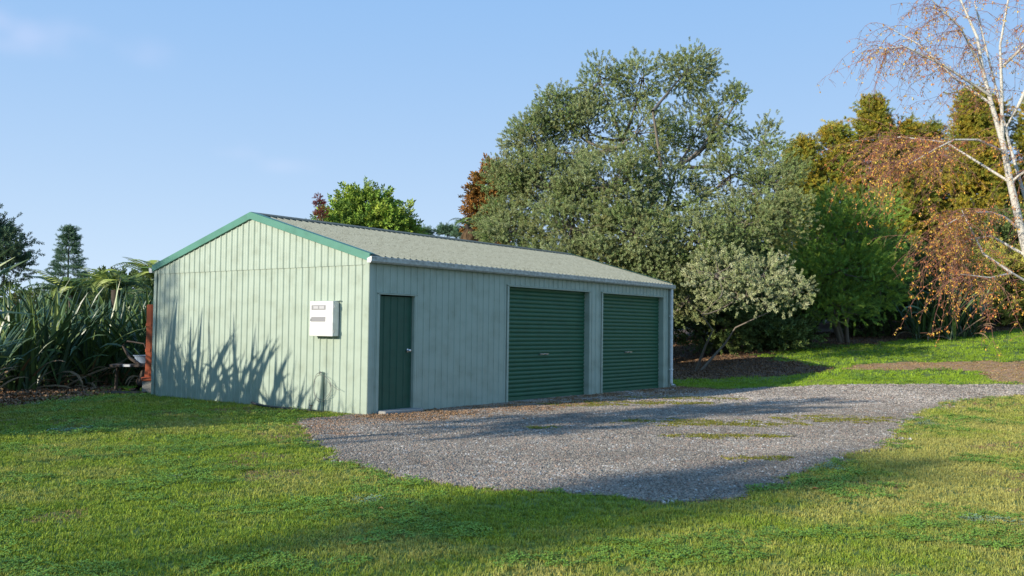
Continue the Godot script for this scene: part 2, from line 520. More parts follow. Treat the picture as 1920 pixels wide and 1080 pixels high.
func make_grass() -> void:
	var r := RandomNumberGenerator.new()
	r.seed = 5
	var lots := [Spread.new(), Spread.new(), Spread.new(), Spread.new()]
	for zone in [[3.4, 8.0, 800.0, 1.0], [8.0, 12.0, 480.0, 1.15], [12.0, 18.0, 250.0, 1.45], [18.0, 27.0, 120.0, 1.9], [27.0, 46.0, 34.0, 2.6]]:
		var reach: float = zone[1] * 0.56 + 1.6
		for i in int(2.0 * reach * (zone[1] - zone[0]) * zone[2]):
			var x := r.randf_range(-reach, reach)
			var d := r.randf_range(zone[0], zone[1])
			if absf(x) > d * 0.56 + 1.6 or x < -10.0 and d > 15.0 or bare_lawn(x, d):
				continue
			if x < -9.4 + 0.25 * absf(d - 21.0) * 0.2 and d > 14.0:
				continue
			var dry := patchy.get_noise_2d(x * 0.9, d * 0.9) * 0.55 + patchy.get_noise_2d(x * 3.1 + 40.0, d * 3.1) * 0.4
			dry += 0.52 * smoothstep(0.5, 4.5, x) * (1.0 - smoothstep(22.0, 27.0, d)) + 0.04
			if d > 26.0:
				dry -= 0.4
			var worn := ragged.get_noise_2d(x * 0.55 + 200.0, d * 0.55)
			var a := r.randf() * TAU
			var k: float = zone[3] * r.randf_range(0.7, 1.2)
			var g := r.randf_range(0.75, 1.2)
			var c := Color(0.19, 0.30, 0.028).lerp(Color(0.30, 0.38, 0.040), r.randf())
			c = c.lerp(Color(0.50, 0.43, 0.14), clampf(dry * 1.1 + r.randf_range(-0.15, 0.25), 0.0, 0.72))
			if worn > 0.42 and r.randf() < 0.55:
				c = Color(0.33, 0.22, 0.12)
				k *= 0.7
			if within(rim_area, x, d, 0.5) and r.randf() < 0.5:
				c = Color(0.36, 0.24, 0.13)
				k *= 0.6
			if d > 24.0:
				c = c.lerp(Color(0.28, 0.47, 0.03), 0.5)
			c = c * g
			var pick := r.randi() % 3
			var clover := patchy.get_noise_2d(x * 1.6 - 90.0, d * 1.6 + 33.0)
			if clover > 0.12 and r.randf() < 0.14:
				pick = 3
				c = Color(0.19, 0.32, 0.045) * g
				if clover > 0.56:
					c = Color(0.22, 0.31, 0.17) * g
			lots[pick].add(Vector3(cos(a), 0, sin(a)) * k, Vector3(0, k * r.randf_range(0.8, 1.2), 0), Vector3(-sin(a), 0, cos(a)) * k, on_ground(x, -d), c)
	var meshes := [blade_tuft(1, 15, 0.036, 0.036, 0.0042), blade_tuft(2, 15, 0.04, 0.03, 0.005, 0.9), blade_tuft(3, 14, 0.034, 0.042, 0.0038), clover_tuft(4)]
	var labels := ["short mown grass blades all over the lawn", "flattened broad grass blades across the lawn", "taller fine grass blades standing in the lawn", "small three leaved clover growing in the lawn"]
	for i in 4:
		var o := spread("lawn_grass" if i < 3 else "lawn_clover", lots[i], meshes[i], M.grass, self)
		o.name = numbered("lawn_grass" if i < 3 else "lawn_clover")
		tag(o, labels[i], "grass" if i < 3 else "clover")
	# moss and weeds on the gravel
	var weeds := Spread.new()
	for m in moss_spots:
		for i in int(m[2] * m[3] * 3000.0):
			var x: float = m[0] + r.randf_range(-1.2, 1.2) * m[2]
			var d: float = m[1] + r.randf_range(-1.2, 1.2) * m[3]
			var e := moss_at(x, d)
			if e < r.randf_range(0.1, 0.55) or not within(gravel_area, x, d):
				continue
			var a := r.randf() * TAU
			var k := r.randf_range(0.5, 0.95)
			var g := r.randf_range(0.7, 1.2)
			weeds.add(Vector3(cos(a), 0, sin(a)) * k, Vector3(0, k * 0.75, 0), Vector3(-sin(a), 0, cos(a)) * k, on_ground(x, -d, 0.012), Color(0.34, 0.27, 0.05).lerp(Color(0.24, 0.27, 0.035), r.randf()) * g)
	var w := spread("gravel_moss", weeds, blade_tuft(8, 22, 0.055, 0.042, 0.012, 0.9), M.grass, self)
	tag(w, "olive moss and low weeds in patches on the gravel", "moss")
	# litter below the trees
	var litter := Spread.new()
	for i in 26000:
		var x := r.randf_range(3.5, 26.0)
		var d := r.randf_range(27.0, 44.0)
		if not within(mulch_area, x, d, 0.9):
			continue
		var a := r.randf() * TAU
		var k := r.randf_range(0.7, 1.6)
		var g := r.randf_range(0.5, 1.3)
		litter.add(Vector3(cos(a), r.randf_range(-0.3, 0.3), sin(a)) * k, Vector3(0, k, 0), Vector3(-sin(a), 0, cos(a)) * k, on_ground(x, -d, 0.014), Color(0.24, 0.15, 0.09) * g)
	for i in 9000:
		var x := r.randf_range(-14.0, -8.2)
		var d := r.randf_range(14.0, 25.0)
		if bare_lawn(x, d) or x > -9.0 + 0.15 * (d - 17.0) and d < 22.0 or x > -9.4 + 0.2 * (24.0 - d) and d < 23.4 and d > 20.0:
			continue
		var a := r.randf() * TAU
		var k := r.randf_range(0.8, 2.2)
		litter.add(Vector3(cos(a), r.randf_range(-0.3, 0.3), sin(a)) * k, Vector3(0, k, 0), Vector3(-sin(a), 0, cos(a)) * k, on_ground(x, -d, 0.014), Color(0.24, 0.15, 0.09) * r.randf_range(0.5, 1.3))
	for i in 7000:
		var x := r.randf_range(10.0, 24.0)
		var d := r.randf_range(25.0, 33.0)
		if within(dirt_area, x, d, 0.7):
			var a := r.randf() * TAU
			var k := r.randf_range(0.5, 1.2)
			litter.add(Vector3(cos(a), r.randf_range(-0.2, 0.2), sin(a)) * k, Vector3(0, k * 0.6, 0), Vector3(-sin(a), 0, cos(a)) * k, on_ground(x, -d, 0.012), Color(0.50, 0.31, 0.17).lerp(Color(0.30, 0.33, 0.08), r.randf() * 0.6) * r.randf_range(0.6, 1.3))
	for i in 5200:
		var along := r.randf_range(-0.4, 12.0)
		var off := 0.04 + absf(r.randfn()) * 0.75
		var x := -2.447 + 0.604 * along + 0.797 * off
		var d := 16.111 + 0.797 * along - 0.604 * off
		if patchy.get_noise_2d(x * 2.2, d * 2.2) < r.randf_range(-0.35, 0.15):
			continue
		var a := r.randf() * TAU
		var k := r.randf_range(0.3, 0.75)
		litter.add(Vector3(cos(a), r.randf_range(-0.3, 0.3), sin(a)) * k, Vector3(0, k, 0), Vector3(-sin(a), 0, cos(a)) * k, on_ground(x, -d, 0.024), Color(0.40, 0.25, 0.14) * r.randf_range(0.5, 1.2))
	var l := spread("leaf_litter", litter, blade_tuft(9, 7, 0.09, 0.03, 0.03, 1.3), M.grass, self)
	tag(l, "brown leaf litter under the trees and along the shed front", "leaf litter")

# ---------------------------------------------------------------- the shed
# profile of a ribbed sheet between x0 and x1: [x, how far proud]
func ribbed(x0: float, x1: float, pitch: float, proud: float, swage := 0.003) -> Array:
	var out := []
	var marks := [[0.0, proud], [0.010, proud], [0.022, 0.0], [pitch * 0.33 - 0.008, 0.0], [pitch * 0.33, swage], [pitch * 0.33 + 0.008, 0.0], [pitch * 0.67 - 0.008, 0.0], [pitch * 0.67, swage], [pitch * 0.67 + 0.008, 0.0], [pitch - 0.022, 0.0], [pitch - 0.010, proud], [pitch, proud]]
	var at := func(x: float) -> float:
		var u := fposmod(x, pitch)
		for k in marks.size() - 1:
			if u <= marks[k + 1][0]:
				return lerpf(marks[k][1], marks[k + 1][1], clampf((u - marks[k][0]) / maxf(marks[k + 1][0] - marks[k][0], 1e-6), 0.0, 1.0))
		return proud
	out.append([x0, at.call(x0 + 1e-5)])
	var first := int(floor(x0 / pitch + 1e-6))
	for n in range(first, int(ceil(x1 / pitch)) + 1):
		for m in marks:
			var x: float = n * pitch + m[0]
			if x > x0 + 1e-4 and x < x1 - 1e-4 and x > out[-1][0] + 1e-5:
				out.append([x, m[1]])
	out.append([x1, at.call(x1 - 1e-5)])
	return out

# one ribbed sheet standing on y0, its top following top(x); a 2 mm edge turned in below
func ribbed_sheet(x0: float, x1: float, y0: float, top: Callable, pitch: float, proud: float, swage := 0.003) -> ArrayMesh:
	var s := Shape.new()
	var p := ribbed(x0, x1, pitch, proud, swage)
	for k in p.size() - 1:
		var a := Vector3(p[k][0], y0, p[k][1])
		var b := Vector3(p[k + 1][0], y0, p[k + 1][1])
		var ta: float = top.call(p[k][0])
		var tb: float = top.call(p[k + 1][0])
		if ta <= y0 + 1e-4 and tb <= y0 + 1e-4:
			continue
		s.quad_to(a, b, Vector3(b.x, maxf(tb, y0), b.z), Vector3(a.x, maxf(ta, y0), a.z), Vector3(0, 0, 1))
		s.quad_to(a, b, b - Vector3(0, 0, 0.006), a - Vector3(0, 0, 0.006), Vector3.DOWN)
	return s.done()

func flat_top(y: float) -> Callable:
	return func(_x: float) -> float: return y

func cladding(called: String, shed: Node3D, at: Transform3D, length: float, openings: Array, top: Callable, seam: float) -> Node3D:
	var wall := group_part(called, shed, at)
	var count := roundi(length / 0.1736)
	var pitch := length / count
	var shared := {}
	for i in count:
		var x0 := i * pitch
		var x1 := (i + 1) * pitch
		var pieces := [[x0, x1, 0.02]]
		for o in openings:
			var cut := []
			for p in pieces:
				if p[1] <= o[0] + 0.002 or p[0] >= o[1] - 0.002 or p[2] >= o[2] - 0.001:
					cut.append(p)
					continue
				if p[0] < o[0]:
					cut.append([p[0], o[0], p[2]])
				if p[1] > o[1]:
					cut.append([o[1], p[1], p[2]])
				cut.append([maxf(p[0], o[0]), minf(p[1], o[1]), o[2]])
			pieces = cut
		for p in pieces:
			if p[1] - p[0] < 0.004:
				continue
			if seam > 0.0:
				var low := put("panel", shared_sheet(shared, p, flat_top(seam + 0.06), pitch), M.wall, wall)
				low.position.z = 0.0
				var high := put("panel", ribbed_sheet(p[0], p[1], seam, top, pitch, 0.017), M.wall, wall)
				high.position.z = 0.014
			else:
				put("panel", ribbed_sheet(p[0], p[1], p[2], top, pitch, 0.017), M.wall, wall)
	return wall

func shared_sheet(_shared: Dictionary, p: Array, top: Callable, pitch: float) -> ArrayMesh:
	return ribbed_sheet(p[0], p[1], p[2], top, pitch, 0.017)

func bar(at: Vector3, size: Vector3, bevel := 0.004, turn := Basis()) -> ArrayMesh:
	var s := Shape.new()
	s.box(at, size, bevel, turn)
	return s.done()

func roller_door(shed: Node3D, x0: float, x1: float, top: float) -> void:
	var door := group_part("roller_door", shed, Transform3D(Basis(), Vector3(x0, 0, -0.125)))
	var w := x1 - x0
	var pitch := 0.0885
	var s := Shape.new()
	var prof := [[0.0, -0.010], [0.006, -0.004], [0.014, 0.006], [0.035, 0.013], [0.055, 0.013], [0.072, 0.006], [0.081, -0.004], [pitch, -0.010]]
	for k in prof.size() - 1:
		var a := Vector3(0.0, prof[k][0], prof[k][1])
		var b := Vector3(0.0, prof[k + 1][0], prof[k + 1][1])
		s.quad_to(a, b, b + Vector3(w, 0, 0), a + Vector3(w, 0, 0), Vector3(0, 0, 1))
	var slat := s.done()
	var n := int(ceil((top + 0.06 - 0.10) / pitch))
	for i in n:
		put("slat", slat, M.roller, door, Transform3D(Basis(), Vector3(0, 0.10 + i * pitch, 0)))
	put("bottom_rail", bar(Vector3(w / 2, 0.062, 0.0), Vector3(w, 0.075, 0.035), 0.006), M.roller, door)
	var h := Shape.new()
	h.box(Vector3(0, 0, 0.004), Vector3(0.05, 0.03, 0.012), 0.003)
	h.box(Vector3(0, 0, 0.03), Vector3(0.02, 0.02, 0.05), 0.004)
	h.box(Vector3(0, 0, 0.058), Vector3(0.11, 0.022, 0.014), 0.005)
	for side in [-0.09, 0.07]:
		put("handle", h.done(), M.steel, door, Transform3D(Basis(), Vector3(w * 0.46 + side, 0.98, 0.013)))
	var g := Shape.new()
	g.box(Vector3(w * 0.46 - 0.01, 0.965, 0.016), Vector3(0.34, 0.012, 0.008), 0.003)
	put("lock_bar", g.done(), M.black, door)

func opening_trim(shed: Node3D, x0: float, x1: float, top: float, deep: float) -> void:
	var f := group_part("door_frame", shed)
	for x in [x0, x1]:
		var out: float = -1.0 if x == x0 else 1.0
		put("jamb", bar(Vector3(x + out * 0.012, top / 2, -deep / 2 + 0.011), Vector3(0.022, top, deep + 0.022), 0.003), M.wall, f)
		put("facing", bar(Vector3(x + out * 0.048, top / 2 + 0.005, 0.0215), Vector3(0.045, top + 0.01, 0.007), 0.002), M.wall, f)
	put("head", bar(Vector3((x0 + x1) / 2, top + 0.012, -deep / 2 + 0.014), Vector3(x1 - x0 + 0.09, 0.022, deep + 0.034), 0.003), M.wall, f)
	put("head_flashing", bar(Vector3((x0 + x1) / 2, top + 0.030, 0.022), Vector3(x1 - x0 + 0.17, 0.012, 0.028), 0.003), M.wall, f)

func make_shed() -> void:
	var shed := thing("farm_shed", "pale green ribbed steel shed with grey gabled roof beside the gravel", "shed", SHED_AT, SHED_TURN)
	var L := SHED_L
	var W := SHED_W
	var slope := (RIDGE - EAVE) / (W / 2.0)
	var pitch_angle := atan(slope)
	var rake := func(t: float) -> float: return EAVE - 0.03 + slope * (W / 2.0 - absf(t - W / 2.0))
	var doors := [[0.25, 1.12, 2.08], [3.94, 6.98, 2.38], [7.58, 10.55, 2.38]]
	cladding("front_wall", shed, Transform3D(), L, doors, flat_top(EAVE - 0.01), 0.0)
	cladding("gable_wall", shed, Transform3D(Basis(Vector3.UP, -PI / 2), Vector3(0, 0, -W)), W, [], rake, 2.585)
	cladding("far_gable_wall", shed, Transform3D(Basis(Vector3.UP, PI / 2), Vector3(L, 0, 0)), W, [], rake, 2.585)
	cladding("back_wall", shed, Transform3D(Basis(Vector3.UP, PI), Vector3(L, 0, -W)), L, [], flat_top(EAVE - 0.01), 0.0)
	put("floor_slab", bar(Vector3(L / 2, -0.03, -W / 2), Vector3(L - 0.02, 0.11, W - 0.02), 0.005), M.concrete, shed)
	for corner in [[0.0, 0.0], [0.0, -W], [L, 0.0], [L, -W]]:
		var sx: float = -1.0 if corner[0] == 0.0 else 1.0
		var sz: float = 1.0 if corner[1] == 0.0 else -1.0
		var s := Shape.new()
		s.box(Vector3(corner[0] - sx * 0.023, EAVE / 2 + 0.0, corner[1] + sz * 0.0225), Vector3(0.09, EAVE - 0.05, 0.007), 0.002)
		s.box(Vector3(corner[0] + sx * 0.0245, EAVE / 2 + 0.0, corner[1] - sz * 0.03), Vector3(0.007, EAVE - 0.05, 0.098), 0.002)
		put("corner_flashing", s.done(), M.wall, shed)
	# roof
	var over := 0.07
	var run := (W / 2.0 + over) / cos(pitch_angle)
	var eave_y := EAVE + 0.02 - over * slope
	var roof := group_part("roof", shed)
	var front_frame := Transform3D(Basis(Vector3.RIGHT, Vector3(0, sin(pitch_angle), -cos(pitch_angle)), Vector3(0, cos(pitch_angle), sin(pitch_angle))), Vector3(-0.02, eave_y, over))
	var back_frame := Transform3D(Basis(Vector3.LEFT, Vector3(0, sin(pitch_angle), cos(pitch_angle)), Vector3(0, cos(pitch_angle), -sin(pitch_angle))), Vector3(L + 0.02, eave_y, -W - over))
	var one := (L + 0.04) / 14.0
	var sheet_mesh := ribbed_sheet(0.0, one, 0.0, flat_top(run), one / 5.0, 0.040, 0.005)
	for frame in [front_frame, back_frame]:
		for i in 14:
			put("roof_sheet", sheet_mesh, M.roof, roof, frame * Transform3D(Basis(), Vector3(i * one, 0, 0)))
	var cap := Shape.new()
	var ridge_y := RIDGE + 0.02
	var r := RandomNumberGenerator.new()
	r.seed = 31
	for k in 72:
		var xa := -0.03 + (L + 0.06) * k / 72.0
		var xb := -0.03 + (L + 0.06) * (k + 1) / 72.0
		for sz in [1.0, -1.0]:
			var reach := 0.17 + r.randf_range(-0.004, 0.004)
			var dip := 0.046
			var top_a := Vector3(xa, ridge_y + 0.062, -W / 2)
			var top_b := Vector3(xb, ridge_y + 0.062, -W / 2)
			var low_a := Vector3(xa, ridge_y + dip - slope * reach + 0.008, -W / 2 + sz * reach)
			var low_b := Vector3(xb, ridge_y + dip - slope * reach + 0.008, -W / 2 + sz * reach)
			cap.quad_to(top_a, top_b, low_b, low_a, Vector3(0, 1, sz * 0.2))
			var drop := Vector3(0, -0.022 if k % 2 == 0 else -0.036, 0)
			cap.quad_to(low_a, low_b, low_b + drop, low_a + drop, Vector3(0, 0, sz))
	put("ridge_cap", cap.done(), M.cap, roof)
	var screws := Shape.new()
	for i in 70:
		for row in [0.16, 1.2, 2.2, 3.1]:
			screws.box(front_frame * Vector3(one / 5.0 * (i + 0.5) - one / 10.0, row, 0.044), Vector3(0.014, 0.012, 0.014), 0.003, front_frame.basis)
	put("roof_screws", screws.done(), M.cap, roof).set_meta("kind", "stuff")
	# barge boards on both gables
	for end in [-1.0, 1.0]:
		var x: float = -0.045 if end < 0 else L + 0.045
		for sz in [1.0, -1.0]:
			var s := Shape.new()
			var deep := 0.135
			var top0 := Vector3(x, RIDGE + 0.078, -W / 2)
			var top1 := Vector3(x, EAVE + 0.078 - slope * 0.06, -W / 2 + sz * (W / 2 + 0.06))
			var low0 := top0 + Vector3.DOWN * deep
			var low1 := top1 + Vector3.DOWN * deep
			var half := Vector3(0.019, 0, 0)
			for q in [[top0, top1, low1, low0]]:
				s.quad_to(q[0] - half, q[1] - half, q[2] - half, q[3] - half, Vector3.LEFT)
				s.quad_to(q[0] + half, q[1] + half, q[2] + half, q[3] + half, Vector3.RIGHT)
			s.quad_to(top0 - half, top1 - half, top1 + half, top0 + half, Vector3.UP)
			s.quad_to(low0 - half, low1 - half, low1 + half, low0 + half, Vector3.DOWN)
			s.quad_to(top1 - half, low1 - half, low1 + half, top1 + half, Vector3(0, 0, sz))
			# the flange that laps over the roof sheet
			var inward := Vector3(-end * 0.12, 0, 0)
			var up := Vector3(0, 0.003, 0)
			s.quad_to(top0 + up, top1 + up, top1 + up + inward, top0 + up + inward, Vector3.UP)
			put("barge_board", s.done(), M.trim, shed)
	# gutters
	for sz in [1.0, -1.0]:
		var s := Shape.new()
		var z0: float = 0.024 if sz > 0 else -W - 0.024
		var prof := [[0.0, 2.69], [0.0, 2.615], [0.085, 2.612], [0.108, 2.64], [0.112, 2.715], [0.100, 2.722], [0.094, 2.712]]
		for k in prof.size() - 1:
			var a := Vector3(-0.085, prof[k][1], z0 + sz * prof[k][0])
			var b := Vector3(-0.085, prof[k + 1][1], z0 + sz * prof[k + 1][0])
			var across := Vector3(L + 0.17, 0, 0)
			s.quad_to(a, b, b + across, a + across, Vector3(0, prof[k][1] - 2.68, sz))
		var g := put("gutter", s.done(), M.gutter, shed)
		for x in [-0.087, L + 0.087]:
			var e := Shape.new()
			for k in range(1, 5):
				e.tri_to(Vector3(x, prof[0][1], z0 + sz * prof[0][0]), Vector3(x, prof[k][1], z0 + sz * prof[k][0]), Vector3(x, prof[k + 1][1], z0 + sz * prof[k + 1][0]), Vector3(x - L / 2, 0, 0))
			put("end_cap", e.done(), M.white, g)
	var pipe := Shape.new()
	pipe.tube([Vector3(L - 0.02, 2.63, 0.07), Vector3(L - 0.02, 2.56, 0.07), Vector3(L - 0.02, 0.16, 0.07), Vector3(L - 0.03, 0.10, 0.10), Vector3(L - 0.06, 0.085, 0.20)], [0.04, 0.04, 0.04, 0.04, 0.04], 14)
	var dp := put("downpipe", pipe.done(), M.white, shed)
	for y in [0.5, 1.9]:
		put("bracket", bar(Vector3(L - 0.02, y, 0.06), Vector3(0.096, 0.028, 0.10), 0.008), M.white, dp)
	# doors
	for d in doors:
		opening_trim(shed, d[0], d[1], d[2], 0.07 if d[1] < 2.0 else 0.15)
	roller_door(shed, 3.94, 6.98, 2.38)
	roller_door(shed, 7.58, 10.55, 2.38)
	var door := group_part("door", shed, Transform3D(Basis(), Vector3(0.255, 0.06, -0.055)))
	put("door_leaf", ribbed_sheet(0.0, 0.86, 0.0, flat_top(2.0), 0.172, 0.014, 0.0), M.door, door)
	var knob := Shape.new()
	knob.lathe([Vector2(0.0, 0.0), Vector2(0.034, 0.0), Vector2(0.034, 0.006), Vector2(0.012, 0.010), Vector2(0.012, 0.035), Vector2(0.026, 0.045), Vector2(0.030, 0.058), Vector2(0.022, 0.070), Vector2(0.0, 0.074)], 18)
	put("door_knob", knob.done(), M.steel, door, Transform3D(Basis(Vector3.RIGHT, PI / 2), Vector3(0.765, 1.04, 0.012)))
	put("door_step", bar(Vector3(0.69, 0.03, 0.10), Vector3(0.98, 0.09, 0.28), 0.015), M.concrete, shed)
	for d in [[3.94, 6.98], [7.58, 10.55]]:
		put("threshold", bar(Vector3((d[0] + d[1]) / 2, -0.02, 0.02), Vector3(d[1] - d[0] - 0.02, 0.085, 0.26), 0.01), M.concrete, shed)
	# channel that covers the cable where it rises from the ground
	put("cable_cover", bar(Vector3(-0.045, 0.36, -1.13), Vector3(0.07, 0.70, 0.10), 0.012), M.wall, shed)

	# the meter box, the wire and the hose on and by the gable wall
	var gable := Transform3D(Basis(Vector3.UP, SHED_TURN), SHED_AT)
	var box_at := gable * Vector3(-0.02, 1.65, -1.015)
	var meter := thing("meter_box", "white metal meter box mounted on the sunlit gable wall", "meter box", box_at, SHED_TURN - PI / 2)
	put("cabinet", bar(Vector3(0, 0, 0.06), Vector3(0.60, 0.61, 0.12), 0.006), M.white, meter)
	var lid := put("lid", bar(Vector3(0, 0, 0.136), Vector3(0.606, 0.616, 0.028), 0.007), M.white, meter)
	for y in [-0.22, 0.22]:
		var pin := Shape.new()
		pin.tube([Vector3(0.312, y - 0.03, 0.125), Vector3(0.312, y + 0.03, 0.125)], [0.008, 0.008], 8, true)
		put("hinge", pin.done(), M.steel, lid)
	put("latch", bar(Vector3(-0.265, -0.02, 0.153), Vector3(0.02, 0.05, 0.012), 0.003), M.steel, lid)
	put("rain_flashing", bar(Vector3(0.02, 0.318, 0.02), Vector3(0.66, 0.008, 0.05), 0.002), M.wall, meter)
	var window := put("label_plate", bar(Vector3(-0.07, 0.198, 0.1515), Vector3(0.37, 0.085, 0.005), 0.001), M.plate, lid)
	put("meter_window", bar(Vector3(-0.135, 0.198, 0.1555), Vector3(0.13, 0.05, 0.004), 0.001), M.plate_light, window)
	put("meter_window", bar(Vector3(0.02, 0.198, 0.1555), Vector3(0.13, 0.05, 0.004), 0.001), M.plate_light, window)
	put("label_plate", bar(Vector3(-0.07, -0.01, 0.1515), Vector3(0.37, 0.085, 0.005), 0.001), M.plate, lid)

	var coil := thing("wire_coil", "thin grey wire coiled loosely low on the gable wall", "wire", gable * Vector3(-0.07, 0.46, -1.03), SHED_TURN - PI / 2)
	var loop := Shape.new()
	var pts := []
	var rad := []
	for k in 64:
		var a := 1.75 + TAU * k / 34.0
		var rr := 0.225 + 0.018 * sin(a * 3.0 + 1.0)
		pts.append(Vector3(-0.01 + cos(a) * rr, sin(a) * rr + 0.02 - 0.0012 * k, 0.025 + 0.012 * sin(a * 2.0)))
		rad.append(0.0042)
	for k in 9:
		pts.append(pts[-1] + Vector3(0.035, -0.025 + 0.002 * k, 0))
		rad.append(0.0042)
	loop.tube(pts, rad, 5)
	put("loop", loop.done(), M.wire, coil)
	var tie := Shape.new()
	tie.tube([Vector3(-0.09, 0.215, 0.02), Vector3(-0.06, 0.262, 0.035), Vector3(-0.02, 0.235, 0.03), Vector3(0.0, 0.258, 0.03)], [0.006, 0.006, 0.006, 0.004], 5)
	put("tie", tie.done(), M.wire, coil)

	var hose := thing("water_hose", "black polythene pipe lying along the foot of the gable wall", "hose", gable * Vector3(-0.12, 0.0, -1.9), SHED_TURN - PI / 2)
	pts = []
	rad = []
	for k in 24:
		var t := k / 23.0
		pts.append(Vector3(-1.02 + 2.02 * t, 0.035 - 0.02 * t + 0.035 * exp(-t * 9.0), 0.02 + 0.05 * sin(t * 5.0) + 0.06 * t))
		rad.append(0.025)
	var hs := Shape.new()
	hs.tube(pts, rad, 8, true)
	put("pipe", hs.done(), M.black, hose)
	var tap := thing("standpipe_tap", "small dark tap on a short riser beside the black pipe", "tap", gable * Vector3(-0.16, 0.0, -1.24), SHED_TURN - PI / 2)
	var riser := Shape.new()
	riser.tube([Vector3(0, 0, 0), Vector3(0, 0.11, 0)], [0.011, 0.011], 8)
	put("riser", riser.done(), M.black, tap)
	put("tap_handle", bar(Vector3(0, 0.118, 0), Vector3(0.075, 0.02, 0.022), 0.005), M.black, tap)

# ---------------------------------------------------------------- the yard behind the shed's left corner
func make_yard_things() -> void:
	var mast := thing("steel_mast", "orange rusty steel mast standing behind the shed's left corner", "mast", Vector3(-7.87, 0, -20.62), 0.2)
	var s := Shape.new()
	s.box(Vector3(0, 1.0, 0), Vector3(0.05, 1.9, 0.16), 0.006)
	s.box(Vector3(-0.05, 1.0, 0.075), Vector3(0.10, 1.9, 0.018), 0.005)
	s.box(Vector3(-0.05, 1.0, -0.075), Vector3(0.10, 1.9, 0.018), 0.005)
	put("channel", s.done(), M.rust, mast)
	for y in [0.42, 0.95, 1.5]:
		put("cross_plate", bar(Vector3(-0.055, y, 0.0), Vector3(0.115, 0.08, 0.18), 0.01), M.rust, mast)
	put("foot", bar(Vector3(-0.06, 0.33, 0.03), Vector3(0.22, 0.08, 0.24), 0.012), M.rust, mast)
	put("base_block", bar(Vector3(-0.02, 0.145, 0), Vector3(0.26, 0.29, 0.24), 0.02), M.concrete, mast)
	var bench := thing("timber_bench", "low weathered timber bench beside the orange mast", "bench", Vector3(-8.38, 0, -21.0), 0.12)
	for z in [-0.17, 0.0, 0.17]:
		put("plank", bar(Vector3(0, 0.60, z), Vector3(0.95, 0.055, 0.155), 0.008), M.timber, bench)
	var post := Shape.new()
	post.tube([Vector3(0.28, 0.57, 0.02), Vector3(0.22, 0.4, 0.04), Vector3(0.16, 0.2, 0.02), Vector3(0.05, 0.0, 0.05)], [0.11, 0.085, 0.12, 0.17], 9)
	put("stump_leg", post.done(), M.timber, bench)
	var post2 := Shape.new()
	post2.tube([Vector3(0.40, 0.57, -0.1), Vector3(0.42, 0.3, -0.1), Vector3(0.36, 0.0, -0.06)], [0.07, 0.07, 0.09], 8)
	put("stump_leg", post2.done(), M.timber, bench)
	var prop := Shape.new()
	prop.tube([Vector3(-0.4, 0.57, -0.12), Vector3(-0.44, 0.0, -0.2)], [0.035, 0.04], 7)
	put("prop_leg", prop.done(), M.timber, bench)
	put("paper_tag", bar(Vector3(-0.10, 0.605, 0.252), Vector3(0.16, 0.05, 0.006), 0.001), M.white, bench)
	var tub := thing("wash_tub", "pale blue grey tub standing on the timber bench", "tub", Vector3(-8.17, 0.63, -21.05), 0.0)
	var t := Shape.new()
	t.lathe([Vector2(0.0, 0.0), Vector2(0.17, 0.0), Vector2(0.20, 0.03), Vector2(0.235, 0.185)], 24)
	t.lathe([Vector2(0.0, 0.012), Vector2(0.16, 0.012), Vector2(0.19, 0.035), Vector2(0.225, 0.185)], 24)
	put("bowl", t.done(), M.tub, tub)
	var rim := Shape.new()
	rim.lathe([Vector2(0.224, 0.186), Vector2(0.226, 0.198), Vector2(0.258, 0.198), Vector2(0.258, 0.184), Vector2(0.236, 0.184)], 24)
	put("rim", rim.done(), M.tub, tub)
	var branch := thing("fallen_branch", "dry bent branch leaning over the timber bench", "branch", Vector3(-8.66, 0.62, -20.85))
	var bs := Shape.new()
	bs.tube([Vector3(0.45, 0.01, 0), Vector3(0.22, 0.16, 0), Vector3(0.05, 0.42, -0.05), Vector3(0.16, 0.52, -0.02), Vector3(0.55, 0.47, 0.04), Vector3(0.60, 0.36, 0.05)], [0.04, 0.035, 0.025, 0.02, 0.015, 0.01], 6)
	put("limb", bs.done(), M.timber, branch)
	var board := thing("old_board", "dark old board lying flat on the grass by the bench", "board", Vector3(-8.5, 0, -20.3), -0.08)
	put("plank", bar(Vector3(-0.15, 0.025, 0), Vector3(1.3, 0.05, 0.16), 0.01), M.timber, board)
	put("plank", bar(Vector3(0.15, 0.03, -0.2), Vector3(0.9, 0.06, 0.18), 0.01), M.timber, board)

# ---------------------------------------------------------------- plants
func sprig(seed_: int, n: int, length: float, leaf_len: float, leaf_w: float, open := 0.9, droop := 0.0) -> ArrayMesh:
	var r := RandomNumberGenerator.new()
	r.seed = seed_
	var s := Shape.new()
	s.tint = Color(0.75, 0.6, 0.55)
	s.tube([Vector3.ZERO, Vector3(0.02, length * 0.5, 0), Vector3(0, length, 0.02)], [0.006, 0.005, 0.003], 3)
	for i in n:
		var t := (i + r.randf()) / n
		var a := i * 2.4 + r.randf_range(-0.5, 0.5)
		var rise := cos(open * r.randf_range(0.7, 1.25))
		var along := Vector3(cos(a) * (1.0 - rise * 0.6), rise - droop, sin(a) * (1.0 - rise * 0.6)).normalized()
		var across := along.cross(Vector3(r.randf_range(-1, 1), r.randf_range(-1, 1), r.randf_range(-1, 1))).normalized()
		var g := r.randf_range(0.7, 1.3)
		s.tint = Color(g, g, g)
		s.leaf(Vector3(0, length * (0.1 + 0.9 * t), 0), along, across, leaf_len * r.randf_range(0.7, 1.2), leaf_w * r.randf_range(0.8, 1.2))
	return s.done()

func facing(along: Vector3, r: RandomNumberGenerator, k: float) -> Array:
	var y := along.normalized()
	var x := y.cross(Vector3(r.randf_range(-1, 1), r.randf_range(-1, 1), r.randf_range(-1, 1))).normalized()
	return [x * k, y * k, x.cross(y).normalized() * k]

